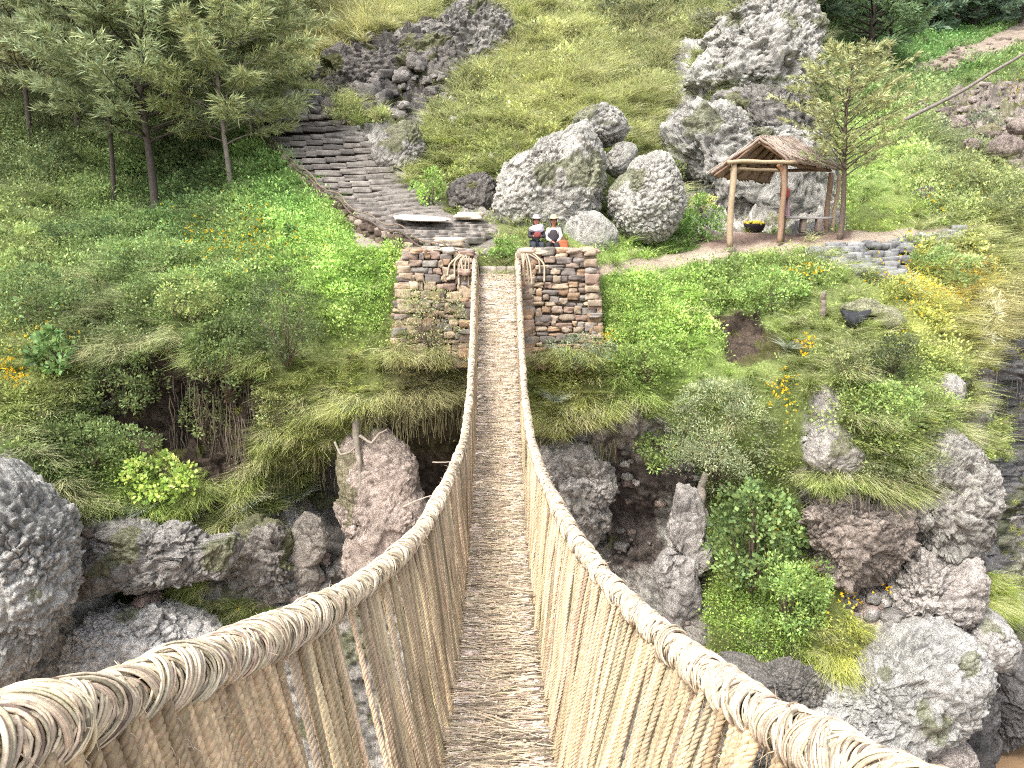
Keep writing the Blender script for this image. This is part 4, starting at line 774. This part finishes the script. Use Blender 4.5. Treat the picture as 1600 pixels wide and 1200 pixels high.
# low leafy herbs
n=20000; px,py,P,Nn=sample(n,GR*(herb**1.1*1.1+.16)*(1-.9*short)); cl=gcol(px,py)*(1+.32*rng.normal(0,1,(n,1)).clip(-1.8,1.7)); K=22; idx=np.repeat(np.arange(n),K); m=len(idx); S=rng.uniform(.1,.42,n)*np.clip(P[:,1]/24,.9,2)
dv=norm(rng.normal(0,1,(m,3))+Nn[idx]*.9+[0,0,.5]); c=P[idx]+dv*(S[idx]*rng.uniform(.2,1.1,m))[:,None]*[1,1,1.1]
d=norm(dv+rng.normal(0,.6,(m,3))); l=rng.uniform(.05,.11,m)*np.clip(P[idx,1]/24,.9,2.2)
V,Fc,cc=leaves(c,d,l[:,None],l[:,None]*rng.uniform(.35,.7,(m,1)),cj(cl[idx]*np.array([.92,1,.9]),m,.18,.08)); mb=MB(); mb.add(V,Fc,cc)
tag(mb.build('ground_cover',M['leaf'],smooth=False),'low leafy green herbs carpeting the slopes','herbs',kind='stuff')
# shaggy big tufts on the lips and taller undergrowth
LIPS=[([(375,770),(430,690),(500,652),(560,640),(640,628),(728,622)],150),([(832,652),(880,662),(960,642),(1015,632)],70),([(0,640),(60,705),(110,790),(200,795),(300,795),(330,760)],80),([(150,565),(260,542),(330,562),(420,580)],70),([(1262,745),(1330,755),(1420,770),(1490,700),(1535,600)],90),([(480,95),(600,48),(700,28),(795,28)],80),([(1090,165),(1150,150),(1235,150)],24),([(1180,1040),(1260,1050),(1350,1040)],40),([(1515,960),(1550,940),(1575,965)],22),([(400,750),(345,850),(275,960)],60),([(850,180),(960,165),(1040,185)],30),([(640,290),(690,240),(780,262)],40),([(1250,395),(1400,450),(1480,470)],40),([(620,560),(680,565),(735,555)],40),([(822,565),(880,565),(945,560)],36)]
q=[];
for L_,k in LIPS:
    x,y=along(L_,rng.random(k)); q.append(np.stack([x+rng.normal(0,9,k),y+rng.normal(0,9,k)],-1))
q=np.concatenate(q); k0=900; px0,py0,_,_=sample(k0,GR*(tus**1.3+.1)); q=np.concatenate([q,np.stack([px0,py0],-1)]); px,py=q[:,0],q[:,1]; P=g(px,py); n=len(P)
foot=np.abs(py-562)<12; foot&=((px>615)&(px<740))|((px>818)&(px<950)); P[foot]+=np.stack([0*px,-.75+0*px,.1+0*px],-1)[foot]
Nn=upsample(NT,GX,GY,px,py); cl=gcol(px,py)*(1+.32*rng.normal(0,1,(n,1)).clip(-1.7,2)); dry=rng.random(n)<.35; cl[dry]=cl[dry]*.4+desat(lin(206,200,150))*KAL*.6
K=70; idx=np.repeat(np.arange(n),K); m=len(idx); S=rng.uniform(.45,.95,n)*np.clip(P[:,1]/26,.85,1.5)
V,Fc,cc=blades(None,None,P[idx]+rng.normal(0,.09,(m,3))-Nn[idx]*.05,Nn[idx]*1.5,rng.uniform(.45,1.05,m)*S[idx],rng.uniform(.009,.02,m)*np.clip(P[idx,1]/23,.9,2),cj(cl[idx],m,.18,.05),rng.uniform(.15,.9,m),5,1.15)
mb=MB(); mb.add(V,Fc,cc); tag(mb.build('bunch_grass',M['grass'],smooth=False),'tall shaggy bunch grass drooping over the cliff lips and abutment feet','grass',kind='stuff')
n=2300; low=spots(cxp,cyp,[(230,450,420,140),(120,650,220,150),(480,360,190,110),(1000,520,130,90),(1190,450,120,50),(1400,620,120,90),(1480,440,130,70),(1480,290,150,70),(150,250,260,110),(760,200,140,110),(950,80,160,90),(1420,200,180,80),(1180,950,90,80),(680,540,60,30),(890,600,60,40)]); px,py,P,Nn=sample(n,GR*AWAY*(low**1.0+.04)*(1-short)); hill=(px>600)&(px<1080)&(py<290)
cl=gcol(px,py)*(1+.34*rng.normal(0,1,(n,1)).clip(-1.7,1.7)); cl[hill]*=np.where(rng.random((hill.sum(),1))<.5,.55,1.); K=190; idx=np.repeat(np.arange(n),K); m=len(idx); S=rng.uniform(.22,.72,n)*np.clip(P[:,1]/26,.9,1.6)*np.where(hill,.7,1)
dv=norm(rng.normal(0,1,(m,3))+Nn[idx]*.5+[0,0,.45]); c=P[idx]+dv*(S[idx]*rng.uniform(.45,1.05,m)*(1+.25*np.sin(dv[:,0]*7+idx)*np.cos(dv[:,2]*6)))[:,None]*[1.15,1,.95]+np.array([0,0,.12])*S[idx][:,None]
d=norm(dv+rng.normal(0,.6,(m,3))); l=rng.uniform(.05,.12,m)*np.clip(P[idx,1]/24,.9,2.2)*rng.uniform(.8,1.25,n)[idx]; asp_=rng.uniform(.22,.75,n)[idx]
V,Fc,cc=leaves(c,d,l[:,None],(l*asp_)[:,None],cj(cl[idx],m,.18,.08)); mb=MB(); mb.add(V,Fc,cc)
tag(mb.build('undergrowth',M['leaf'],smooth=False),'knee high leafy undergrowth in rounded clumps over the banks','undergrowth',kind='stuff')
# sparse tufts on rock
n=900; RKm=((KIND[:-1,:-1]==1)|(KIND[:-1,:-1]==4)|(KIND[:-1,:-1]==2))&inview; px,py,P,Nn=sample(n,RKm*(fbm(VT[:-1,:-1]*.5,2,55)>.15)*(NT[:-1,:-1,2]>.15)); K=20; idx=np.repeat(np.arange(n),K); m=len(idx); cl=lin(150,155,80)*KAL*rng.uniform(.6,1.1,(n,1))
V,Fc,cc=blades(None,None,P[idx]+rng.normal(0,.06,(m,3)),Nn[idx],rng.uniform(.1,.32,m),rng.uniform(.010,.02,m),cj(cl[idx],m,.2,.08),rng.uniform(.2,1,m),3,.6); mb=MB(); mb.add(V,Fc,cc)
tag(mb.build('rock_tuft',M['grass'],smooth=False),'sparse grass tufts rooted in cracks of the cliffs','grass',kind='stuff')
# wildflowers
FL_=[(1450,450,60,45,230),(1490,470,35,25,170),(1520,450,30,40,90),(1220,625,25,30,35),(1255,560,20,20,20),(1220,840,25,25,16),(1330,930,40,35,40),(380,380,100,50,110),(300,400,90,40,40),(25,600,30,25,60),(290,965,60,22,45),(945,545,10,8,16),(910,530,30,12,14),(1460,680,20,20,12),(1480,310,60,40,30),(1510,130,70,20,8),(790,300,12,20,14),(1590,150,20,20,14),(1345,250,10,12,10),(1255,440,30,12,26),(60,540,60,50,20),(1240,900,50,50,20)]
c=[]
for x,y,a,b,k in FL_:
    q=rng.normal(0,.55,(int(k*1.3),2))*[a,b]+[x,y]; c.append(g(q[:,0],q[:,1]))
c=np.concatenate(c)+[0,-.2,.34]+rng.normal(0,.06,(sum(len(q) for q in c),3)); K=6; idx=np.repeat(np.arange(len(c)),K); m=len(idx)
d=norm(rng.normal(0,1,(m,3))+[0,-.7,.6]); l=rng.uniform(.04,.075,m)[:,None]; V,Fc,cc=leaves(c[idx],d,l,l*.7,cj(lin(236,196,40)*.85,m,.12,.05)); mb=MB(); mb.add(V,Fc,cc)
tag(mb.build('wildflowers',M['petal'],smooth=False),'small yellow wildflowers dotted among the herbs','flowers',kind='stuff')
# ------------------------------------------------------------ shrubs
def bush(label,x,y,rx,rz,col,ls=.09,n=2600,dy=-.35,cat='shrub',name='shrub',asp=.5,depth=.75,group=None,nc=34,up=.3,flow=0):
    base=g(x,y+rz*.75); c=g(x,y); Y=min(base[1],c[1])+dy; c=at(x,y,Y); px=Y/F; RX=rx*px;RZ=rz*px;RY=min(RX,RZ)*depth
    t=thing(name,label,cat,c-[0,0,RZ],group); O=np.array(t.location)
    cen=norm(rng.normal(0,1,(nc,3)))*rng.uniform(.35,.92,(nc,1))**.6; k=rng.integers(0,nc,n); dv=norm(rng.normal(0,1,(n,3))+cen[k]*.6+[0,-.2,.35]); rr=rng.uniform(.16,.36,nc)[k]*rng.uniform(.5,1.1,n)
    P=(cen[k]+dv*rr[:,None])*np.array([RX,RY,RZ])+c; l=(ls*rng.uniform(.6,1.3,n))[:,None]; d=norm(dv+rng.normal(0,.5,(n,3))+[0,0,up])
    cb=warm(desat(np.asarray(col)))*KAL*1.05*(1+rng.normal(0,.26,(nc,1)).clip(-.4,.45))[k]
    V,Fc,cc=leaves(P,d,l,l*asp*rng.uniform(.7,1.3,(n,1)),cj(cb,n,.2,.09)); mb=MB(); mb.add(V-O,Fc,cc); mb.build('foliage',M['leaf'],t,smooth=False)
    mb=MB(); m=14; e=cen[rng.integers(0,nc,m)]*.85*np.array([RX,RY,RZ])+c; st=O+rng.normal(0,.05,(m,3)); P=np.stack([st,(st+e)/2+rng.normal(0,.08*RX,(m,3)),e],1); V,Fc=tubes(P,np.array([.022,.015,.006])[None]*np.ones((m,1))*max(.6,RZ),5); mb.add(V-O,Fc,lin(96,84,72)); mb.build('stem',M['bark'],t); return t
G1=lin(104,132,72);OL=lin(128,138,88);DK=lin(80,104,60);BR=lin(128,170,66);YG=lin(150,176,70);GG=lin(112,128,96)
bush('big grey green feathery shrub crowning the cave right of the bridge',1125,672,98,82,lin(146,158,112),.09,15000,nc=60,asp=.22)
bush('dark green round leaved climber covering the dark hollow at right',1180,835,82,95,lin(92,130,66),.12,3600,asp=.85,nc=50,depth=.5)
bush('bright green leafy bush below the climber on the lower right ledge',1235,925,72,62,lin(112,158,70),.1,3400,asp=.45)
bush('dark dense shrub on the brow of the left bank nearest the bridge',445,500,62,70,DK,.085,4200,nc=46,asp=.4)
bush('dark leafy shrub hanging over the soil recess on the left bank',352,560,55,66,lin(84,112,58),.095,3600,asp=.6,nc=42)
bush('dark green shrub on the left bank above the yellow flowers',55,465,72,52,lin(88,124,66),.1,3200,asp=.5)
bush('broad leaved dark herb clump beside a bare earth patch at far left',82,548,36,36,lin(92,138,72),.15,700,asp=.8,nc=20)
bush('bright lime green leafy bush at the foot of the left soil recess',245,745,56,42,lin(146,190,68),.12,1500,asp=.8)
bush('long dark mound of shrubs below the left soil recess',150,690,90,38,lin(88,120,62),.09,3000)
bush('small dark round bush under the trees at the upper left edge',84,245,32,38,lin(66,92,52),.11,1400)
bush('dark bush between the two straight tree trunks and the crooked one',285,215,42,36,lin(72,98,56),.12,1500)
bush('low dark shrubs at the foot of the leftmost thick trunk',120,360,60,24,lin(80,116,66),.1,1600)
bush('bright green bush beside the middle of the stairway',672,292,24,30,lin(120,172,66),.11,1100)
bush('round fresh green bush between the shelter and the upright boulder',1098,345,34,36,lin(92,142,58),.11,1500)
bush('yellow green fern like sprig above the green bush by the shelter',1095,318,26,14,lin(190,196,80),.1,500)
bush('olive shrub growing up the face of the left abutment',672,495,50,58,lin(150,156,96),.075,2300,asp=.35,dy=-.9)
bush('grey green shrub at the foot of the right abutment',905,548,52,32,GG,.08,2200,asp=.35,dy=-.9)
bush('dark shrub under the moss covered slab',1390,555,44,36,lin(74,88,56),.075,2600,asp=.4)
bush('green fluffy bush above the yellow flowers on right bank',1472,422,58,32,lin(118,160,84),.1,2200)
bush('olive bush on the crest above the flowers, right of the grass terrace',1500,275,70,34,lin(136,148,82),.11,2600)
bush('grey green bush among the scree stones at right',1533,195,28,22,lin(120,134,104),.11,900)
bush('small grey bush in the scree left of the other grey bush',1465,190,18,12,lin(110,130,100),.11,500)
bush('dark green shrub under the scree and right of the small dark boulder',1560,330,50,34,lin(112,124,72),.1,1900)
bush('tuft of green weeds beside the seated people left of them',790,388,24,17,lin(104,156,60),.09,900)
bush('yellowish shrub perched beside the top of the stairway',540,172,30,24,lin(150,158,84),.1,1100)
bush('small round shrub on the outcrop beside the stairway',622,222,26,16,lin(132,132,84),.09,800)
bush('solitary dark weed on the bright grass left of the stairway',452,362,11,10,lin(60,104,52),.1,260)
bush('dark shrub on the skyline rocks above the grassy hilltop',1000,18,60,26,lin(104,112,76),.16,1800)
bush('brownish grey shrub on top of the tall rock face',1150,22,64,24,lin(112,112,84),.16,1700)
bush('dark scrub clump above the dark rock band at the top',770,12,50,20,lin(96,108,70),.16,1300)
bush('green leafy shrub spreading under the right abutment slope',1010,560,52,36,lin(112,152,66),.09,2000)
bush('medium green shrub on the edge of the path slope left of the retaining wall',1210,455,58,34,lin(112,158,70),.09,2300)
bush('leafy green shrub between the big feathery shrub and dark earth cave',1030,705,42,34,lin(104,140,66),.1,1500)
bush('green shrub on the cliff top right of the white pitted rock',1400,640,62,42,lin(116,160,74),.09,2600)
bush('drab brownish green scrub draping the right cliff edge',1400,735,72,52,lin(120,128,84),.085,3200,asp=.3)
bush('scrubby olive bush on the crumbly slope above the green shrub',1330,560,42,36,lin(140,146,90),.08,1500,asp=.3)
bush('dry olive shrub drooping over the left bank beside the turf overhang',440,640,50,46,lin(140,150,82),.08,2200,asp=.25)
bush('large soft green bush midway up the left bank',230,400,70,36,lin(108,150,78),.1,2600)
bush('bushy yellow green clump in the middle of the left bank',300,470,52,34,lin(136,156,76),.09,1900)
bush('pale plume of dry grass on the right edge above the gorge',1540,500,26,46,lin(206,200,150),.22,1500,asp=.1,cat='grass clump',name='grass_plume')
bush('drooping dark green bush over the left half of the soil recess',190,600,62,48,lin(92,118,62),.095,3200,asp=.5,nc=44)
bush('trailing green vine clump at the right edge of the soil recess',318,640,34,52,lin(104,128,66),.085,1500,asp=.5,nc=30)
# spiky rosettes
ROS=[(112,812,'grey spiky rosette plant hanging at the left edge of the overhang row'),(228,800,'grey spiky rosette plant in the middle of the left overhang'),(470,780,'largest shaggy spiky rosette left of the dark cave'),(395,790,'spiky rosette plant next to the largest shaggy rosette'),(872,632,'silvery spiky rosette right of the bridge on the grassy lip'),(1228,548,'silvery spiky rosette beside the dark earth patch'),(170,640,'dark blue green rosette at the edge of the soil recess'),(550,640,'dry grey rosette above the thick hanging root')]
for x,y,lab in ROS:
    c=g(x,y)+[0,-.15,0]; n=120; a=norm(rng.normal(0,1,(n,3))+[0,-.6,.15]); R_=.75 if x==470 else .5; l=rng.uniform(.6,1,n)*R_*1.3
    V,Fc,cc=blades(None,None,np.zeros((n,3))+a*.04,a*2.6,l,rng.uniform(.025,.04,n),cj(lin(170,178,160)*.75,n,.2,.04),np.zeros(n),4,.5); 
    o=mesh_np('spiky_rosette',V,Fc,M['leaf'],None,cc); o.location=tuple(c); tag(o,lab,'plant','spiky rosette plants')
# hanging roots and dry strands
mb=MB()
for x0,x1,y0,y1,ln,k,colr in [(1440,1512,640,800,1.5,130,(178,172,164)),(1280,1400,740,800,.9,70,(150,142,132)),(270,400,580,680,1.6,110,(132,120,104)),(560,730,625,650,.8,150,(164,158,120)),(380,530,690,760,.6,90,(150,146,104)),(1130,1235,140,165,.9,70,(150,140,130)),(1090,1110,740,800,1.2,20,(150,140,128)),(60,330,790,815,.5,90,(134,128,100)),(840,960,680,700,.6,60,(150,142,100)),(560,640,80,110,.8,40,(140,130,118)),(1540,1600,560,620,1.2,30,(120,116,110))]:
    x=rng.uniform(x0,x1,k); y=rng.uniform(y0,y1,k); P0=g(x,y)+np.stack([x*0,-rng.uniform(.15,.35,k),x*0],-1); L=ln*rng.uniform(.4,1.2,k); t=np.linspace(0,1,6); W_=np.cumsum(rng.normal(0,.05,(k,6)),1)
    P=P0[:,None]+np.stack([W_*L[:,None]*.6,-.05*t[None]*np.ones((k,1)),-t[None]*L[:,None]],-1); mb.add(*tubes(P,rng.uniform(.008,.022,(k,1))*(1-.6*t)[None],4,cap=False),rep(cj(lin(*colr)*.6,k,.2,.05),24))
tag(mb.build('hanging_roots',M['bark']),'dry roots and grass strands hanging from the cliff edges','roots',kind='stuff')
# ------------------------------------------------------------ trees
def tree(label,x,y,Y,h,r,cb,R,nb,nl,col,lean=0,ls=.34,tcol=lin(88,80,74),name='conifer',group=None,top=.2,rise=.42,asp=.12,droop=.35,seed=0,profile=1.0):
    b=at(x,y,Y) if Y else g(x,y); b=b+[0,0,-.25]; t=thing(name,label,'tree',b,group); K=24; u=np.linspace(0,1,K)
    tr=np.stack([lean*u*h+.15*np.sin(u*5+x),.1*np.sin(u*4+y),u*h],-1); mb=MB(); V,Fc=tubes(tr[None],(r*(1-.85*u)+.012)[None],9); mb.add(V,Fc,np.asarray(tcol)*.8)
    uu=cb/h+(1-cb/h)*(np.arange(nb)+rng.random(nb))/nb; ang=np.arange(nb)*2.4+rng.uniform(0,.8,nb); f=(uu-cb/h)/(1-cb/h); Lb=R*(np.sin(np.pi*(f*.82+.2))**.8*profile+top)*rng.uniform(.7,1.15,nb)
    st=np.stack([np.interp(uu,u,tr[:,k]) for k in range(3)],-1); hd=np.stack([np.cos(ang),np.sin(ang),0*ang],-1); v=np.linspace(0,1,7)
    P=st[:,None]+hd[:,None]*(v[None,:,None]*Lb[:,None,None])+np.array([0,0,1.])*((rise*v-droop*.35*v**2)[None,:,None]*Lb[:,None,None])+np.cumsum(rng.normal(0,.03,(nb,7,3)),1)*Lb[:,None,None]*.5
    mb.add(*tubes(P,(np.clip(r*.33*(1-.8*f),.012,1)[:,None]*(1-.85*v)[None]),5),np.asarray(tcol)*.7)
    mb.build('trunk',M['bark'],t)
    # sprays along twigs
    k=rng.integers(0,nb,nl//9); s=rng.uniform(.25,1,len(k))**.8; j=np.minimum((s*6).astype(int),5); w=(s*6-j)[:,None]; q=P[k,j]*(1-w)+P[k,j+1]*w; bd=norm(P[k,j+1]-P[k,j]); sd=norm(np.cross(bd,[0,0,1.]))
    tl=R*.28*rng.uniform(.3,1.1,len(k))*(1.15-s*.6); sgn=np.where(rng.random(len(k))<.5,-1,1); td=norm(bd*.7+sd*(sgn*rng.uniform(.3,1.2,len(k)))[:,None]+rng.normal(0,.18,(len(k),3))+[0,0,.08])
    idx=np.repeat(np.arange(len(k)),9); m=len(idx); pos=rng.uniform(.0,1,m); c=q[idx]+td[idx]*(pos*tl[idx])[:,None]-np.array([0,0,1.])*(droop*.25*pos**2*tl[idx])[:,None]
    d=norm(td[idx]+rng.normal(0,.42,(m,3))); l=(ls*rng.uniform(.6,1.3,m))[:,None]; cb_=desat(np.asarray(col))*KAL*1.25*(1+rng.normal(0,.22,(len(k),1)).clip(-.45,.5))[idx]
    V,Fc,cc=leaves(c,d,l,l*asp*rng.uniform(.7,1.3,(m,1)),cj(cb_,m,.14,.07)); mb=MB(); mb.add(V,Fc,cc); mb.build('crown',M['leaf'],t,smooth=False); return t
TC=lin(128,138,92); TD=lin(104,122,84); GRPT='trees on the left slope'
tree('tree with the thickest straight trunk in the left grove',240,337,None,11.5,.15,2.9,3.6,74,40000,lin(126,138,92),lean=-.015,group=GRPT)
tree('slim straight tree just left of the thickest trunk',182,325,None,10.5,.085,3.2,2.8,52,23000,lin(122,132,88),lean=-.03,group=GRPT)
tree('crooked pale trunked tree at the right end of the left grove',354,300,None,10.0,.095,2.2,3.4,62,34000,lin(142,150,96),lean=-.02,group=GRPT,tcol=lin(150,140,130))
tree('thin tree behind the bush at the far left of the grove',45,225,None,10,.1,2.6,2.7,48,30000,lin(132,134,92),group=GRPT)
tree('thin tree standing behind the slim straight one',130,225,None,10,.1,3.2,2.6,48,28000,lin(112,122,84),group=GRPT)
tree('small pale trunked tree beside the top of the stairway',392,205,None,8.5,.08,2.6,2.2,44,22000,lin(134,142,92),group=GRPT,tcol=lin(170,160,150))
tree('tree at the back of the grove, its crown between the thick and crooked trunks',300,190,None,9,.13,1.5,3.0,54,30000,lin(110,124,82),group=GRPT)
tree('broad tree filling the top left corner',-40,150,None,10,.16,1.0,3.4,54,32000,lin(126,130,86),group=GRPT)
tree('distant tree crown at the top edge above the grove',160,90,None,9,.15,.6,3.4,50,28000,lin(120,126,88),group=GRPT,ls=.32)
tree('distant yellowish tree crown above the stairway top',420,90,None,6.5,.14,.6,3.0,46,24000,lin(146,150,100),group=GRPT,ls=.32)
tree('airy olive tree leaning beside the right end of the shelter',1308,366,26.9,6.2,.095,2.2,1.9,72,11500,lin(142,146,92),lean=.028,ls=.19,asp=.2,rise=.6,name='olive_tree',tcol=lin(112,98,88))
tree('taller dark pine with a straight trunk behind the shelter tree',1360,124,52,9.5,.22,2.2,3.6,50,13000,lin(122,148,100),ls=.42,name='pine_tree',tcol=lin(84,76,70),asp=.2)
tree('shorter thin pine just right of the taller dark pine',1391,120,54,7.5,.13,2.6,2.6,40,8000,lin(124,150,102),ls=.4,name='pine_tree',tcol=lin(84,76,70),asp=.2)
for k,(x,y,Y,h) in enumerate([(1275,40,64,9),(1310,42,70,10),(1345,50,74,9),(1420,62,80,11),(1455,60,88,10),(1490,55,92,11),(1525,50,96,11),(1560,42,100,12),(1595,35,104,12),(1635,30,104,12),(1400,40,92,11),(1475,30,108,12),(1545,20,116,12),(1610,10,120,13),(1300,15,80,10),(1360,20,88,11)]):
    tree('dark green pine in the distant stand along the top right edge',x,y,None if k<10 else None,h*1.0,.2,.8,h*.36,34,5500,lin(104,128,100),ls=.75,name='pine_tree',group='pines of the distant stand',asp=.25,tcol=lin(80,72,66))
# ------------------------------------------------------------ people
def skinmesh(name,J,E,mat,parent,col,sub=2):
    """J: list (x,y,z,r) joints, E: edges; one continuous skinned surface"""
    me=bpy.data.meshes.new(name); me.from_pydata([j[:3] for j in J],E,[]); o=bpy.data.objects.new(name,me); C.objects.link(o)
    md=o.modifiers.new('Skin','SKIN'); sv=me.skin_vertices[0].data
    for i,j in enumerate(J): r=j[3]; sv[i].radius=(r if not isinstance(r,tuple) else r[0], r if not isinstance(r,tuple) else r[1])
    sv[0].use_root=True; md.use_smooth_shade=True; sb=o.modifiers.new('Sub','SUBSURF'); sb.levels=sub; sb.render_levels=sub
    dg=bpy.context.evaluated_depsgraph_get(); m2=bpy.data.meshes.new_from_object(o.evaluated_get(dg)); bpy.data.objects.remove(o); m2.name=name
    a=m2.color_attributes.new('Col','FLOAT_COLOR','POINT'); a.data.foreach_set('color',np.tile(np.append(col,1).astype(np.float32),len(m2.vertices)))
    m2.materials.clear(); m2.materials.append(mat); o=bpy.data.objects.new(name,m2); C.objects.link(o); o.parent=parent; return o
SK=lin(150,104,84)
def person(label,loc,rz,arms,top_col,leg_col,vest=None,hat=None,scarf=None,hairc=lin(34,28,26)):
    t=thing('person',label,'person',loc); t.rotation_euler=(0,0,rz)
    # seated: origin on the ground below the hips, facing -Y; seat height .42
    J=[(0,0,.50,.13),(0,.02,.70,.12),(0,.03,.90,.125),(0,.02,1.03,.07),(0,.0,1.10,.05),(0,-.02,1.18,.075),(0,-.015,1.27,.088),(0,-.005,1.33,.06)]
    E=[(i,i+1) for i in range(7)]
    def ch(root,pts):
        k=root
        for p in pts: J.append(p); E.append((k,len(J)-1)); k=len(J)-1
        return k
    for sx in (-1,1):
        ch(0,[(sx*.1,-.06,.48,.095),(sx*.13,-.42,.50,.065),(sx*.13,-.44,.28,.052),(sx*.13,-.42,.08,.04),(sx*.14,-.56,.04,.035)])
        sh_,el,wr,hd=arms[0 if sx<0 else 1]
        k=ch(2,[(sx*.17,.02,.97,.06),(*el,.045),(*wr,.03)])
        W_=np.array(wr);D=norm((np.array(hd)-W_)[None])[0]; S_=norm(np.cross(D,[0,0,1.])[None])[0]; pm=W_+D*.055
        J.append((*pm,.032)); E.append((k,len(J)-1)); pk=len(J)-1
        for fi,fo in enumerate((-.028,-.009,.01,.028)):
            a=pm+D*.03+S_*fo; ln=(.06,.072,.068,.052)[fi]; ch(pk,[(*a,.0095),(*(a+D*ln*.5+[0,0,-.008]),.0085),(*(a+D*ln*.8+[0,0,-.028]),.0075)])
        ch(pk,[(*(W_+D*.03-S_*sx*-.035),.011),(*(W_+D*.06-S_*sx*-.055),.009)])
    J.append((0,-.115,1.235,.014)); E.append((6,len(J)-1))   # nose
    for sx in (-1,1): J.append((sx*.095,0,1.235,.018)); E.append((6,len(J)-1))
    skinmesh('body',J,E,M['skin'],t,SK)
    mb=MB()
    for sx in (-1,1): stone(mb,(sx*.034,-.098,1.258),(.026,.014,.014),lin(30,24,22),n=5,round_=1,rough=0)
    mb.build('eyes',M['skin'],t); mb=MB(); stone(mb,(0,-.098,1.185),(.05,.014,.014),lin(120,62,56),n=5,round_=1,rough=0); mb.build('mouth',M['skin'],t)
    mb=MB(); stone(mb,(0,.035,1.27),(.2,.17,.2),hairc,n=8,round_=1,rough=.06); stone(mb,(0,.07,1.17),(.17,.09,.2),hairc,n=8,round_=1,rough=.06); mb.build('hair',M['cloth'],t)
    # clothes
    TJ=[(0,0,.52,.155),(0,.02,.70,.15),(0,.03,.90,.155),(0,.02,1.02,.095)]; TE=[(0,1),(1,2),(2,3)]
    for sx in (-1,1):
        _,el,wr,_2=arms[0 if sx<0 else 1]; k=2
        for p in ((sx*.185,.02,.97,.078),(*el,.062),(*(np.array(el)*.12+np.array(wr)*.88),.044)): TJ.append(p); TE.append((k,len(TJ)-1)); k=len(TJ)-1
    skinmesh('shirt',TJ,TE,M['cloth'],t,top_col)
    LJ=[(0,0,.49,.16)];LE_=[]
    for sx in (-1,1):
        k=0
        for p in ((sx*.105,-.07,.49,.118),(sx*.135,-.43,.51,.086),(sx*.135,-.45,.28,.076),(sx*.135,-.43,.11,.066)): LJ.append(p); LE_.append((k,len(LJ)-1)); k=len(LJ)-1
    skinmesh('trousers',LJ,LE_,M['cloth'],t,leg_col)
    if vest is not None: skinmesh('vest',[(0,-.01,.52,.19),(0,-.01,.70,.19),(0,.0,.88,.185),(0,.01,.99,.12)],[(0,1),(1,2),(2,3)],M['cloth'],t,vest)
    if scarf is not None: mb=MB(); stone(mb,(0,-.07,.99),(.4,.26,.24),scarf,n=8,round_=.9,rough=.2); mb.build('scarf',M['cloth'],t)
    mb=MB()
    for sx in (-1,1): stone(mb,(sx*.135,-.5,.045),(.1,.27,.09),lin(36,32,30),n=8,round_=.7,rough=.03); 
    mb.build('shoes',M['cloth'],t)
    th=np.linspace(0,2*np.pi,33)[:-1]; prof=[(.165,1.31),(.175,1.32),(.17,1.33),(.118,1.345),(.112,1.40),(.095,1.435),(.05,1.448),(.004,1.45)]
    V=np.array([[r*np.cos(a),r*1.08*np.sin(a)-.0,z+(.012*np.cos(2*a) if r>.15 else 0)] for r,z in prof for a in th]); i=np.arange(len(prof)*32).reshape(-1,32); nx=np.roll(i,-1,1); mb=MB(); mb.add(V,np.stack([i[:-1],nx[:-1],nx[1:],i[1:]],-1).reshape(-1,4),hat); mb.build('hat',M['cloth'],t); return t
YP=25.05; ZP=at(838,388,YP)[2]-.38
p1=at(838,388,YP); p2=at(865,388,YP)
person('person in dark jacket, white scarf and pale sun hat, holding something red',(p1[0],YP,ZP),.08,[((0,0,0),(-.25,-.1,.74),(-.09,-.27,.76),(.0,-.34,.77)),((0,0,0),(.25,-.1,.74),(.08,-.26,.75),(.0,-.33,.77))],lin(54,50,54),lin(52,56,62),hat=lin(152,146,150),scarf=lin(190,184,196))
person('person in dark vest over white sleeves, wearing a cream sun hat',(p2[0],YP+.05,ZP),-.12,[((0,0,0),(-.25,-.08,.72),(-.02,-.27,.58),(.06,-.34,.55)),((0,0,0),(.25,-.08,.72),(.13,-.26,.57),(.10,-.34,.55))],lin(188,182,182),lin(46,44,48),vest=lin(58,54,58),hat=lin(158,150,126))
mb=MB(); stone(mb,(0,0,0),(.2,.12,.17),lin(120,62,62),n=8,round_=.5,rough=.15); o=mb.build('red_pouch',M['cloth']); o.location=(p1[0]+.02,YP-.36,ZP+.80); tag(o,'small red pouch in the hands of the person with the white scarf','pouch')
bg_=thing('handbag','orange brown bag beside the person in the dark vest','bag',(p2[0]+.30,YP-.25,ZP+.33)); mb=MB(); stone(mb,(0,0,.13),(.3,.24,.34),lin(146,88,62),n=8,round_=.6,rough=.12); mb.build('body',M['cloth'],bg_)
t_=np.linspace(0,np.pi,14); mb=MB(); mb.add(*tubes(np.stack([.1*np.cos(t_),0*t_,.26+.16*np.sin(t_)],-1)[None],.014,6),lin(120,64,40)); mb.build('handle',M['cloth'],bg_)
mb=MB(); 
for k in range(5): stone(mb,(-.75+k*.38,rng.normal(0,.05),0),(.46,.5,.42),lin(140,130,122)*rng.uniform(.8,1.1),n=8,round_=.4,rough=.15)
o=mb.build('rock_ledge',M['stone']); o.location=((p1[0]+p2[0])/2,YP+.12,ZP+.2); tag(o,'low stone ledge the two people sit on','ledge')
